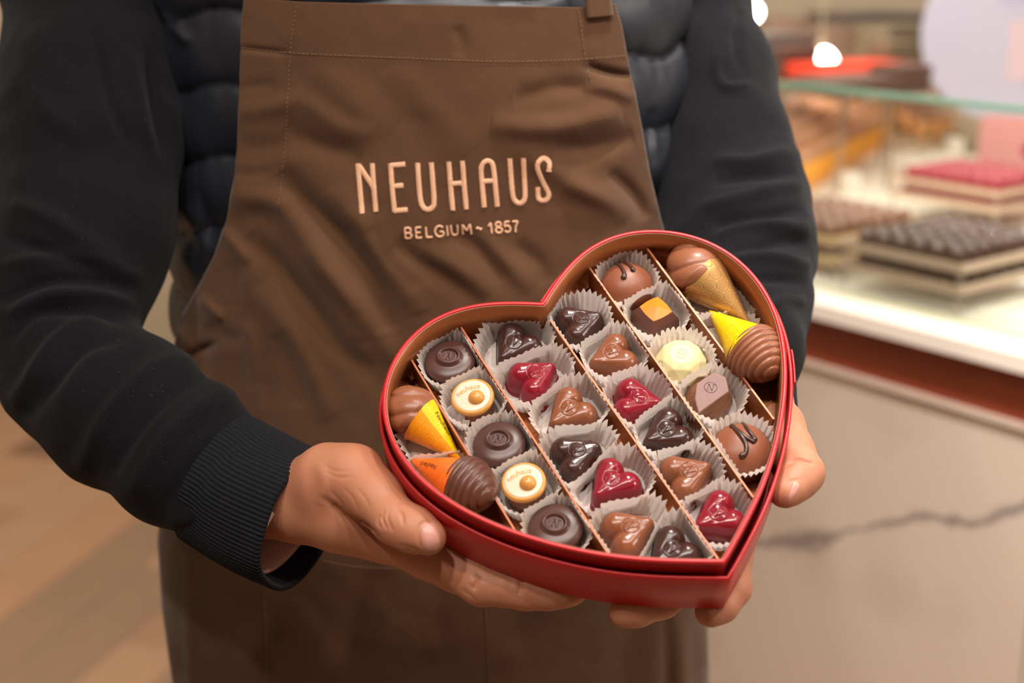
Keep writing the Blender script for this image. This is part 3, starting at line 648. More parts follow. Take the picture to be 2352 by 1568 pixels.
def cap(Q, h, up=True):
    """heart-shaped floor: rows between mirrored points"""
    c = np.column_stack([Q, np.full(len(Q), h)]); L = [c[0]] + [c[-k] for k in range(1, HN - 1)] + [c[HN - 1]]
    R_ = [c[k] for k in range(HN)]; V = []; n = 12
    for a, b in zip(L, R_): V += [a + (b - a) * t for t in np.linspace(0, 1, n)]
    return np.array(V), grid_faces(HN, n, flip=not up)
box = empty('heart_box', BM.copy(), label='open red heart-shaped box of pralines held in both hands', cat='box')
FL = -.0345
V, F = ringed([(-.0019, -.0012), (-.0019, -.0008), (-.0016, -.0001), (-.0008, .0002), (.0001, 0), (.0007, -.0006), (.0008, -.0016), (.0003, -.0024), (.0003, -.045), (-.0015, -.045)])
obj('tray_wall', mesh('tray_wall', V, F), RED, box)
V, F = ringed([(-.0015, FL), (-.0021, FL), (-.0023, -.0010), (-.0018, -.0009)])
mb = MB().add(V, F[:, ::-1]); mb.add(*cap(offset(-.0018), FL)); obj('lining', mb.mesh('lining'), LINING, box)
V, F = ringed([(-.0021, -.0016), (-.00215, -.0008), (-.0019, -.0005)])
obj('board_edge', mesh('board_edge', V, F[:, ::-1]), WHITEPAPER, box)
SH = (.0012, .0003)
V, F = ringed([(.0026, -.046), (.0026, -.0135), (.0030, -.0126), (.0042, -.0124), (.0049, -.0134), (.0050, -.050), (.0044, -.0508)], SH)
mb = MB().add(V, F); mb.add(*cap(offset(.0044) + SH, -.0508, False)); mb.add(*cap(offset(.0028) + SH, -.0462)); obj('outer_shell', mb.mesh('outer_shell'), RED, box)
# ribbon hinges on the outside of the shell
def ribbon(i0, i1, h0, h1):
    Q = offset(.0053) + SH; Q2 = offset(.0062) + SH; n = i1 - i0 + 1; V = []
    for q in (Q, Q2):
        for k in range(i0, i1 + 1):
            for h in (h0, (h0 + h1) / 2, h1): V.append((q[k][0], q[k][1], h))
    V = np.array(V); F = [tuple(f) for f in grid_faces(n, 3)] + [tuple(f + n * 3) for f in grid_faces(n, 3, flip=True)]
    for j in (0, 2):
        for k in range(n - 1): F.append((k * 3 + j, (k + 1) * 3 + j, (k + 1) * 3 + j + n * 3, k * 3 + j + n * 3))
    for k in (0, n - 1):
        for j in (0, 1): F.append((k * 3 + j, k * 3 + j + 1, k * 3 + j + 1 + n * 3, k * 3 + j + n * 3))
    obj('ribbon_tab', mesh('ribbon_tab', V, F, False), RIBBON, box, label='bright red ribbon tab')
def near(X, Y):
    q = onbox(X, Y, -.015); return int(np.argmin(np.linalg.norm(HRT - q, axis=1)))
i = near(1826, 852); ribbon(i - 3, i + 3, -.0128, -.040)
i = near(1262, 655); ribbon(i - 4, i + 4, -.0128, -.040)
# dividers: thin copper boards between the rows
def inside_v(u):
    Q = offset(-.0022); v = []
    for k in range(NH):
        a, b = Q[k], Q[(k + 1) % NH]
        if (a[0] - u) * (b[0] - u) < 0: v.append(a[1] + (b[1] - a[1]) * (u - a[0]) / (b[0] - a[0]))
    return min(v), max(v)
DTOP = -.0150
for u0, u1 in ((-.0815, -.0825), (-.0455, -.0458), (.0030, .0033), (.0430, .0402), (.0812, .0783)):
    um = (u0 + u1) / 2
    if abs(um) < .01: v0, v1 = .006, .1880
    else: v0, v1 = inside_v(um)
    v0 += .0008; v1 -= .0008; sl = (u0 - u1) * .5; t = .0005; mb = MB(); W = .0006
    V = []
    for v, uu in ((v0, um - sl), (v1, um + sl)):
        for du, h in ((-W, FL + .0002), (W, FL + .0002), (W, DTOP), (-W, DTOP)): V.append((uu + du, v, h))
    d_ = obj('divider', mb.add(V, [(0, 1, 2, 3)[::-1], (4, 5, 6, 7), (0, 1, 5, 4), (1, 2, 6, 5), (3, 0, 4, 7)]).mesh('divider', False), LINING, box)
    V2 = [(a + (W * .25 if i % 4 in (1, 2) else -W * .25), b, c) for i, (a, b, c) in enumerate(V)]
    V = []
    for v, uu in ((v0, um - sl), (v1, um + sl)):
        for du, h in ((-W * 1.15, DTOP), (W * 1.15, DTOP), (W * .9, DTOP + .0005), (-W * .9, DTOP + .0005)): V.append((uu + du, v, h))
    obj('top_edge', MB().add(V, [(0, 1, 2, 3)[::-1], (4, 5, 6, 7), (0, 1, 5, 4), (1, 2, 6, 5), (3, 0, 4, 7), (2, 3, 7, 6)]).mesh('top_edge', False), EDGE, d_)

# ------------------------------------------------------------------ chocolates
def dirang(X, Y, dx, dy, h=-.02):
    """angle on the box plane of an image direction"""
    a = onbox(X, Y, h); b = onbox(X + dx, Y + dy, h); return math.atan2(b[1] - a[1], b[0] - a[0])
def boxM(u, v, h, ang=0, tilt=(0, 0)):
    return BM @ T(u, v, h) @ Matrix.Rotation(tilt[0], 4, 'X') @ Matrix.Rotation(tilt[1], 4, 'Y') @ Matrix.Rotation(ang, 4, 'Z')
def strokes_dist(x, y, S_):
    P = np.stack([x, y], -1); d = np.full(len(P), 1e9)
    for s in S_:
        s = np.array(s, float)
        for a, b in zip(s[:-1], s[1:]): d = np.minimum(d, segdist(P, a, b)[0])
    return d
def Nstrokes(s):   # the letter N, half-size s
    return [[(-.62 * s, -.8 * s), (-.42 * s, .75 * s)], [(-.42 * s, .75 * s), (.38 * s, -.8 * s)], [(.38 * s, -.8 * s), (.62 * s, .8 * s)], [(-.85 * s, -.8 * s), (-.4 * s, -.8 * s)], [(.4 * s, .8 * s), (.86 * s, .8 * s)], [(-.65 * s, .75 * s), (-.3 * s, .75 * s)]]
def polar_piece(name, Rf, zf, rings, nth, skirt):
    """Rf(theta) outline, zf(x, y) top height, skirt [(scale, z)...]; units mm"""
    th = np.arange(nth) * 2 * np.pi / nth; R = Rf(th); V = [[0, 0]]
    X = rings[:, None] * (R * np.cos(th)); Y = rings[:, None] * (R * np.sin(th))
    Z = zf(X.ravel(), Y.ravel()).reshape(X.shape)
    X = np.vstack([X] + [X[-1:] * s for s, _ in skirt]); Y = np.vstack([Y] + [Y[-1:] * s for s, _ in skirt]); Z = np.vstack([Z] + [np.full((1, nth), z) for _, z in skirt])
    V = np.stack([X, Y, Z], -1).reshape(-1, 3); c = np.array([[0, 0, zf(np.array([0.]), np.array([0.]))[0]]]); V = np.vstack([V, c, [[0, 0, 0]]]); k = len(V) - 2
    F = [tuple(f) for f in grid_faces(len(Z), nth, cv=True, flip=True)] + [(k, j, (j + 1) % nth) for j in range(nth)]
    m = (len(Z) - 1) * nth; F += [(k + 1, m + (j + 1) % nth, m + j) for j in range(nth)]
    return mesh(name, V * .001, F)
# heart praline
def heart_mesh():
    K = 1.0; caps = [((-6.6, 4.6), (-.3, -12.0), 8.6, 3.2), ((6.6, 4.6), (.3, -12.0), 8.6, 3.2), ((0, -.5), (0, -11.0), 8.6, 3.6)]
    def zf(x, y):
        P = np.stack([x, y], -1); zz = []
        for a, b, ra, rb in caps:
            a, b = np.array(a), np.array(b); d, t = segdist(P, a, b); r = ra + (rb - ra) * t
            q = np.clip(d / r, 0, 1); zz.append((1 - q ** 2.4) ** .60 * (5.6 + 4.2 * (r / 8.6)))
        z = zz[0]
        for z2, k in ((zz[1], 1.2), (zz[2] * 1.0, 1.8)): h = np.clip(.5 + .5 * (z - z2) / k, 0, 1); z = z2 * (1 - h) + z * h + k * h * (1 - h) * .5
        cx, cy = .2, -1.0; rr = np.hypot(x - cx, y - cy)
        g_ = np.minimum(np.abs(rr - 4.7), strokes_dist(x - cx, y - cy, Nstrokes(3.7)))
        z = z + .25 * np.exp(-(np.clip(rr - 4, 0, 9) / 1.5) ** 2) * 0
        return 7.6 + z - .42 * np.exp(-(g_ / .17) ** 2)
    def Rf(th):
        out = []
        for a in th:
            r = np.linspace(3, 20, 400); P = np.stack([r * np.cos(a), r * np.sin(a)], -1); f = -1e9
            for p, q, ra, rb in caps[:2]:
                d, t = segdist(P, np.array(p), np.array(q)); f = np.maximum(f, ra + (rb - ra) * t - d)
            out.append(r[np.where(f > 0)[0][-1]])
        out = np.array(out)
        for _ in range(2): out = .5 * out + .25 * (np.roll(out, 1) + np.roll(out, -1))
        return out
    rings = np.r_[np.linspace(.02, .50, 58), np.linspace(.53, .9, 16), np.linspace(.92, 1, 9)]
    me = polar_piece('heart_praline', Rf, zf, rings, 216, [(1.015, 6.5), (1.03, 3.5), (1.04, 1.4), (1.085, 1.2), (1.09, .4), (1.08, 0)])
    for v in me.vertices: v.co.x *= K; v.co.y *= K
    return me
HM = heart_mesh()
def matcopy(me, m): c = me.copy(); c.materials.append(m); return c
HMs = {'d': matcopy(HM, DARK), 'm': matcopy(HM, MILK), 'r': matcopy(HM, RUBY)}
cand = []      # (u, v, r) for the cups
def place(X, Y, h=-.0195): q = onbox(X, Y, h); return float(q[0]), float(q[1])
FB = FL + .0008
CN = {'d': 'dark chocolate', 'm': 'milk chocolate', 'r': 'ruby red'}
for k, X, Y, dx, dy, lab in [
    ('d', 1182, 787, -.60, .66, 'dark chocolate heart praline nearest the notch of the box, left of it'),
    ('d', 1333, 738, .86, -.30, 'glossy dark heart praline right of the notch, under the raised paper'),
    ('d', 1327, 1040, .80, -.30, 'dark heart praline in the middle row between milk and red hearts, point turned right'),
    ('d', 1533, 985, -.72, .34, 'dark heart praline below the upper red heart, point turned left'),
    ('d', 1546, 1262, -.66, .55, 'dark heart praline at the lower rim beside the tip of the box'),
    ('m', 1309, 936, -.70, .52, 'milk chocolate heart praline below the leftmost red heart'),
    ('m', 1409, 812, -.78, .28, 'milk chocolate heart praline directly above a red heart, right of the notch'),
    ('m', 1580, 1083, .86, -.35, 'milk chocolate heart praline above the lowest red heart'),
    ('m', 1446, 1215, .86, -.35, 'milk chocolate heart praline at the lower rim, between red and dark hearts'),
    ('r', 1227, 862, .80, -.48, 'leftmost ruby red heart praline'),
    ('r', 1462, 913, .80, .10, 'ruby red heart praline in the middle of the box, point turned right'),
    ('r', 1408, 1103, -.66, .62, 'ruby red heart praline with pinkish rim, between two printed paper cups'),
    ('r', 1652, 1178, -.78, .38, 'ruby red heart praline nearest the tip of the box')]:
    u, v = place(X, Y); ang = dirang(X, Y, dx * 60, dy * 60) + math.pi / 2
    obj('heart_praline', HMs[k], None, None, boxM(u, v, FB, ang, (random.uniform(-.05, .05), random.uniform(-.05, .05))), lab, 'chocolate', 'heart pralines in the box'); cand.append((u, v, 'h'))
# round praline with an oval medallion
def round_mesh():
    def zf(x, y):
        r = np.hypot(x, y); z = 17.2 - 2.6 * (r / 15) ** 2 - 1.6 * np.clip(r / 15, 0, 1) ** 12
        e = np.hypot(x / 7.4, y / 6.3); z = z + 2.1 * np.exp(-((e - .86) / .17) ** 2)
        z = z + .2 * (e < .7); g_ = strokes_dist(x, y, Nstrokes(3.0)); g_ = np.minimum(g_, np.abs(np.hypot(x / 4.9, y / 4.2) - .98) * 4.5)
        return z - .45 * np.exp(-(g_ / .28) ** 2)
    rings = np.r_[np.linspace(.03, .62, 44), np.linspace(.65, .93, 10), np.linspace(.95, 1, 5)]; nth = 160
    me = polar_piece('round_praline', lambda t: np.full(len(t), 15.), zf, rings, nth, [(1.012, 12.2), (1.0, 11.2), (.955, 10.6), (.94, 9), (.91, 4), (.89, 0)])
    n0 = len(rings) * nth
    for i, vv in enumerate(me.vertices):
        if i >= n0 + nth * 2 and i < n0 + 6 * nth:
            a = math.atan2(vv.co.y, vv.co.x); s = 1 + .03 * math.cos(26 * a); vv.co.x *= s; vv.co.y *= s
    me.materials.append(MEDAL); return me
RMs = round_mesh()
for X, Y, lab in [(1037, 826, 'round dark praline with raised oval medallion, nearest the left lobe rim'), (1151, 1016, 'round dark praline with oval medallion between the two white-topped ones'), (1281, 1209, 'round dark praline with oval medallion at the lower rim')]:
    u, v = place(X, Y, -.0185); ang = dirang(X, Y, .34 * 50, -.94 * 50) - math.pi / 2
    obj('round_praline', RMs, None, None, boxM(u, v, FB, ang, (-.10, -.05)), lab, 'chocolate', 'round medallion pralines'); cand.append((u, v, 'r'))
# printed text as mesh
def text_mesh(txt, size, extr=0.):
    cu = bpy.data.curves.new('t', 'FONT'); cu.body = txt; cu.size = size; cu.align_x = 'CENTER'; cu.resolution_u = 3; cu.extrude = 0
    o = bpy.data.objects.new('t', cu); C.objects.link(o); dg = bpy.context.evaluated_depsgraph_get(); ev = o.evaluated_get(dg); me = ev.to_mesh()
    V = np.array([tuple(v.co) for v in me.vertices]); F = [tuple(p.vertices) for p in me.polygons]; ev.to_mesh_clear(); bpy.data.objects.remove(o); bpy.data.curves.remove(cu); return V, F
def caramel(X, Y, lab):
    u, v = place(X, Y, -.0165); ang = dirang(X, Y, -.43 * 50, -.90 * 50) - math.pi / 2
    t = empty('white_topped_praline', boxM(u, v, FB, ang, (-.08, -.05)) @ Matrix.Diagonal((.94, .94, 1, 1)), label=lab, cat='chocolate', group='white-topped pralines')
    V, F = lathe(np.array([(.5, 0), (11.2, 0), (11.8, 6), (12.3, 12.5), (12.0, 13.4), (.5, 13.4)]) * .001, 120)
    a = np.arctan2(V[:, 1], V[:, 0]); r = np.hypot(V[:, 0], V[:, 1]); V[:, :2] *= (1 + .025 * np.cos(26 * a) * (r > .011))[:, None]
    obj('body', mesh('body', V, F), MILK, t)
    V, F = lathe(np.array([(.5, 13.2), (12.2, 13.2), (13.2, 14), (13.5, 15.2), (13.2, 16.6), (12.3, 17.4), (11.6, 17.5), (11.2, 17.1), (.5, 17.1)]) * .001, 72); obj('caramel_ring', mesh('caramel_ring', V, F), CARAMEL, t)
    V, F = lathe(np.array([(.3, 17.75), (9, 17.7), (10.8, 17.6), (11.5, 17.2), (11.4, 16.9), (.3, 16.9)]) * .001, 64); gz = obj('white_glaze', mesh('white_glaze', V, F), CREAMW, t)
    V, F = lathe([(.0052 * math.sin(s), .0172 + .0048 * math.cos(s)) for s in np.linspace(.03, 1.7, 10)], 36); V[:, 0] += .0018; V[:, 1] -= .0030; obj('caramel_bead', mesh('caramel_bead', V, F), CARAMEL, t)
    V, F = text_mesh('neuhaus', .0060); V = V * np.array([.74, .92, 1]); R0 = .0095
    x, y = V[:, 0].copy(), V[:, 1].copy(); th = x / (R0 * 1.6); V = np.stack([(R0 * 1.6 + y) * np.sin(th) - .0008, (R0 * 1.6 + y) * np.cos(th) - .0110, np.full(len(V), .01785)], -1)
    obj('lettering', mesh('lettering', V, F, False), CARAMEL, gz); cand.append((u, v, 'r'))
caramel(1090, 911, 'white-topped praline with caramel bead, nearer the left lobe rim')
caramel(1208, 1107, 'white-topped praline with caramel bead, between two dark medallion pralines')
# domed pralines with a piped letter
def dome(X, Y, lab, paths, hdome=.0150, r=.0176, blobs=()):
    u, v = place(X, Y, -.0195); t = empty('domed_praline', boxM(u, v, FB, 0), label=lab, cat='chocolate')
    pr = [(.0005, 0), (r * .93, .0003), (r * 1.0, .0022)] + [(r * math.cos(s) ** .9 + 1e-5, .0045 + hdome * math.sin(s) ** .95) for s in np.linspace(0.02, 1.5705, 20)]
    V, F = lathe(pr, 64); V[:, :2] *= 1; obj('body', mesh('body', V, F), MILKM, t)
    mb = MB()
    def top(q):
        rr = np.clip(np.linalg.norm(q, axis=1) / r, 0, .98); return .0045 + hdome * np.sqrt(1 - rr ** 2)
    for P, w0, w1 in paths:
        P = np.array(P, float); hh = FB + .016; q = onbox(P[:, 0], P[:, 1], hh) - [u, v]
        for _ in range(3):     # settle each point on the dome
            z = top(q); q = np.array([onbox(a, b, FB + c) for (a, b), c in zip(P, z)]) - [u, v]
        q = spline(q, 40); z = top(q) + .0005; s = np.linspace(0, 1, 40); rad = w0 + (w1 - w0) * s
        rad = rad * (1 + .45 * np.exp(-((s - .05) / .07) ** 2)) * np.sqrt(np.clip(1 - (1 - np.clip(np.minimum(s, 1 - s) / .05, 0, 1)) ** 2, .08, 1)); mb.tube(np.column_stack([q, z]), rad, 10)
    obj('piped_letter', mb.mesh('piped_letter'), ICING, t); cand.append((u, v, 'r'))
dome(1441, 642, 'milk chocolate dome with two dark drips, at the right lobe rim', [
    ([(1430, 643), (1434, 632), (1431, 621), (1420, 609), (1409, 602), (1412, 592), (1424, 585)], .0013, .0008),
    ([(1456, 625), (1449, 614), (1437, 606), (1420, 599), (1424, 590), (1440, 584)], .0012, .0007)], r=.0166)
dome(1706, 1022, 'milk chocolate dome with a piped dark N, at the right rim', [
    ([(1697, 1046), (1707, 1046), (1714, 1036), (1713, 1020), (1703, 1003), (1692, 990), (1679, 979)], .0014, .0013),
    ([(1679, 979), (1695, 990), (1714, 1005), (1734, 1018)], .0013, .0013),
    ([(1735, 1016), (1727, 1000), (1713, 982), (1701, 967), (1703, 958), (1711, 962)], .0014, .0008)])
# square praline with orange pyramid
def square_piece():
    X, Y = 1508, 712; u, v = place(X, Y, -.018)
    ztop = FB + .0165; q = onbox(np.array([1510.5, 1543, 1501, 1470]), np.array([681.5, 715, 737, 704]), ztop); ap = onbox(1509., 703., ztop + .0025)
    t = empty('square_praline', boxM(u, v, FB, 0), label='square dark praline topped with a bright orange pyramid', cat='chocolate')
    c0 = q.mean(0) - [u, v]; P = q - [u, v]; z = .0165
    def ring(scale, z_, bul=.0):
        out = []
        for i in range(4):
            a, b = P[i] - c0, P[(i + 1) % 4] - c0
            for s in np.linspace(0, 1, 6, endpoint=False):
                p = a + (b - a) * s; p = p * (1 + bul * math.sin(math.pi * s)); out.append((c0[0] + p[0] * scale, c0[1] + p[1] * scale, z_))
        return out
    rs_ = [(1.02, z - .0002, .10), (1.12, z - .0011, .05), (1.45, z - .0055, .02), (1.52, z - .0075, .0), (1.55, .003, .0), (1.55, 0, 0)]
    V = sum([ring(a, b, c) for a, b, c in rs_], []); V.append((c0[0], c0[1], z - .0002)); V.append((c0[0], c0[1], 0)); k = len(V) - 2
    F = [tuple(f) for f in grid_faces(6, 24, cv=True)] + [(k, (j + 1) % 24, j) for j in range(24)] + [(k + 1, 120 + j, 120 + (j + 1) % 24) for j in range(24)]
    obj('body', mesh('body', V, F, False), mat('plain_chocolate', srgb(100, 58, 42), .32, bump=.05, bscale=250, var=.08), t)
    a_ = ap - [u, v]; V = ring(1.0, z, .12) + [(a_[0], a_[1], z + .0022)]; V += [(x, y, z - .0008) for x, y, _ in V[:24]]
    F = [(24, (j + 1) % 24, j) for j in range(24)] + [(j, (j + 1) % 24, 25 + (j + 1) % 24, 25 + j) for j in range(24)]
    obj('orange_cap', mesh('orange_cap', V, F, False), ORANGE, t); cand.append((u, v, 's'))
square_piece()
# faceted white praline
def gem():
    u, v = place(1566, 822, -.0185); t = boxM(u, v, FB, .2, (-.04, 0))
    R_ = [(6.6, 19.2, 0), (10.6, 17.4, .5), (13.6, 12.2, 0), (15.2, 6.2, .5), (14.8, 0, 0)]; n = 8; V = []
    for r, z, o in R_: V += [(r * math.cos((i + o) * 2 * math.pi / n), r * math.sin((i + o) * 2 * math.pi / n), z) for i in range(n)]
    F = [tuple(range(n))]
    for k in range(4):
        o = R_[k][2]
        for i in range(n):
            a, b = k * n + i, k * n + (i + 1) % n
            if o == 0: c, d = (k + 1) * n + i, (k + 1) * n + (i - 1) % n; F += [(a, c, b), (a, d, c)]
            else: c, d = (k + 1) * n + (i + 1) % n, (k + 1) * n + i; F += [(a, c, b), (a, d, c)]
    F.append(tuple(range(4 * n, 5 * n))[::-1])
    me = mesh('faceted_praline', np.array(V) * [.00108, .00108, .001], [f for f in F], False)
    o = obj('faceted_praline', me, WHITECH, None, t, 'white chocolate praline cut in facets like a gem', 'chocolate')
    b = o.modifiers.new('b', 'BEVEL'); b.width = .0005; b.segments = 2; b.limit_method = 'ANGLE'; b.angle_limit = .1
    mb = MB(); th = np.linspace(0, 2 * np.pi, 30); mb.tube(np.column_stack([.0034 * np.cos(th), .0034 * np.sin(th), np.full(30, .0192)]), .00022, 5)
    for s in Nstrokes(2.4): s = np.array(s) * .001; mb.tube(np.column_stack([resamp(s, 5), np.full(5, .0192)]), .0002, 5)
    obj('embossed_letter', mb.mesh('embossed_letter'), WHITECH, o); cand.append((u, v, 'r'))
gem()
def diamond():
    u, v = place(1637, 902, -.0185); zt = .0165
    q = onbox(np.array([1638.6, 1667, 1673, 1605.6, 1597, 1601]), np.array([855.7, 867, 899, 947.6, 916, 881.6]), FB + zt) - [u, v]
    c0 = q.mean(0); V = []; M_ = 24
    th = np.arctan2(*(q - c0)[:, ::-1].T); o = np.argsort(th); q = q[o]
    top_ = resamp(q, M_ + 1, closed=True)[:-1]; keep = resamp(q, None, step=.1) if 0 else None
    # hexagon corners kept by building each side with 4 pieces
    top_ = np.vstack([q[i] + (q[(i + 1) % 6] - q[i]) * s for i in range(6) for s in np.linspace(0, 1, 4, endpoint=False)])
    for sc, z, rnd in ((1.0, zt, 0), (1.04, zt - .0004, 0), (1.25, zt - .005, .45), (1.4, zt - .009, .8), (1.42, .003, .9), (1.40, 0, 1)):
        for p in top_:
            d = p - c0; cr = d / np.linalg.norm(d) * .0098; e = d * (1 - rnd) + cr * rnd; V.append((c0[0] + e[0] * sc, c0[1] + e[1] * sc, z))
    V.append((c0[0], c0[1], zt)); k = len(V) - 1
    F = [tuple(f) for f in grid_faces(6, M_, cv=True, flip=True)] + [(k, j, (j + 1) % M_) for j in range(M_)]
    t = empty('diamond_praline', boxM(u, v, FB, 0), label='milk praline with a frosted six-sided top facet', cat='chocolate')
    obj('body', mesh('body', V, F, False), mat('milk_side', srgb(122, 76, 52), .35, bump=.05, bscale=250, var=.1), t)
    V = [(p[0] * .97 + c0[0] * .03, p[1] * .97 + c0[1] * .03, zt + .0003) for p in q] + [(p[0], p[1], zt - .0002) for p in q]
    fc = obj('top_facet', mesh('top_facet', V, [tuple(range(6))] + [(i, 6 + i, 6 + (i + 1) % 6, (i + 1) % 6) for i in range(6)], False), MAUVE, t)
    mb = MB(); s_ = np.linspace(0, 2 * np.pi, 30); cc = onbox(1632., 890., FB + zt) - [u, v]
    mb.tube(np.column_stack([cc[0] + .0036 * np.cos(s_), cc[1] + .0036 * np.sin(s_), np.full(30, zt + .0003)]), .00022, 5)
    a_ = dirang(1632, 890, 8, -50) - math.pi / 2
    for s in Nstrokes(2.6):
        s = np.array(s) * .001; s = np.stack([s[:, 0] * math.cos(a_) - s[:, 1] * math.sin(a_), s[:, 0] * math.sin(a_) + s[:, 1] * math.cos(a_)], -1) + cc; mb.tube(np.column_stack([resamp(s, 5), np.full(5, zt + .0003)]), .0002, 5)
    obj('embossed_letter', mb.mesh('embossed_letter'), ICING, fc); cand.append((u, v, 'r'))
diamond()
# paper cones with piped swirls
def cone(Xs, Ys, Xa, Ya, wm, sm, starts, pitch, lab, text=None, tang=0, hs=.0135, ha=.0075, ln=.034, seamrot=0, lean=0., zs=0., K=1., rdg=.0018):
    """swirl head centre (Xs, Ys), cone apex (Xa, Ya); local +Z runs from apex to head"""
    q1 = onbox(float(Xs), float(Ys), FB + hs); q0 = onbox(float(Xa), float(Ya), FB + ha)
    P1 = np.array([q1[0], q1[1], FB + hs + zs]); P0 = np.array([q0[0], q0[1], FB + ha]); d = P1 - P0; d /= np.linalg.norm(d)
    x = np.cross(np.array([0, 0, 1.]), d); x /= np.linalg.norm(x); y = np.cross(d, x)      # y points up out of the box
    R_ = Matrix(((x[0], y[0], d[0], P1[0]), (x[1], y[1], d[1], P1[1]), (x[2], y[2], d[2], P1[2]), (0, 0, 0, 1)))
    M_ = BM @ R_ @ Matrix.Scale(K, 4); t = empty('swirl_cone', M_, label=lab, cat='chocolate')
    rm = .0132; z0 = -.003 - ln; n = 48; st = 16; V = []; UV = []; sl = math.hypot(rm, ln); k_ = rm / sl
    for i in range(st + 1):
        s = .04 + .96 * i / st
        for j in range(n + 1):
            a = j / n * 2 * math.pi; r = rm * s * (1 + .012 * (j / n)); zz = z0 + ln * s + (.0022 * math.cos(a - math.pi / 2) if i == st else 0) * 1
            b = a + seamrot; V.append((r * math.cos(b), r * math.sin(b), zz)); f = (a - math.pi) * k_; L_ = sl * s * 1000; UV.append((L_ * math.sin(f), L_ * math.cos(f)))
    wr = obj('wrapper', mesh('wrapper', V, grid_faces(st + 1, n + 1), True, UV), wm, t)
    # piped head
    nr, nt = 96, 64; V = []
    for i in range(nr):
        s = i / (nr - 1); zz = -.0045 + .0235 * s
        prof = .0135 * (1 - max(0, (s - .22) / .78) ** 2.1) ** .62 * (.86 + .14 * min(1, s / .15))
        for j in range(nt):
            a = j * 2 * math.pi / nt; ph = starts * a + 2 * math.pi * (zz / pitch) + .6 * math.sin(a + 4 * s)
            rid = abs(math.sin(ph / 2)) ** .55 - .5; r = prof * (1 + .05 * math.sin(2 * a + 3 * s)) + rdg * rid * min(1, prof / .005)
            V.append((max(r, .0002) * math.cos(a) + lean * s * s, max(r, .0002) * math.sin(a), zz))
    obj('swirl', mesh('swirl', V, grid_faces(nr, nt, cv=True)), sm, t)
    if text:
        Vt, Ft = text_mesh(text, .0040); f0, L0, rot = tang
        ca, sa = math.cos(rot), math.sin(rot); tx = Vt[:, 0] * ca - Vt[:, 1] * sa; ty = Vt[:, 0] * sa + Vt[:, 1] * ca
        # flat sector -> cone
        X_ = tx; Y_ = ty + L0; L_ = np.hypot(X_, Y_); f = np.arctan2(X_, Y_); a = math.radians(f0) + f / k_; r = L_ * k_ * 1.02 + .00012
        Vt = np.stack([r * np.cos(a), r * np.sin(a), z0 + L_ * ln / sl], -1); obj('lettering', mesh('lettering', Vt, Ft, False), mat('print_ink', srgb(70, 50, 20), .6), wr)
    mid = (P0 * .42 + P1 * .58); cand.append((mid[0], mid[1], ('c', math.atan2(d[1], d[0]))))
cone(1606, 632, 1722, 742, W_GOLD, SWIRL, 4, .012, 'gold-papered cone with folded milk swirl at the right lobe rim', hs=.0150, ha=.0095, K=1.22)
cone(1728, 806, 1604, 690, W_YEL2, SWIRL, 1, .0030, 'yellow-papered cone with tight milk spiral near the right rim', hs=.0195, ha=.0075, seamrot=.5, K=1.20)
cone(955, 955, 1062, 1062, W_YEL, SWIRL, 5, .012, 'yellow and orange papered cone with milk swirl at the left rim', 'Neuhaus', (122, .0235, -1.50), hs=.0145, ha=.0078, seamrot=1.6, K=1.06)
cone(1064, 1112, 936, 1052, W_ORG, SWIRLD, 1, .0034, 'orange-papered cone with dark spiral at the lower left rim', 'Neuhaus', (95, .019, -1.57), hs=.0195, ha=.0080, seamrot=.5, K=1.12)
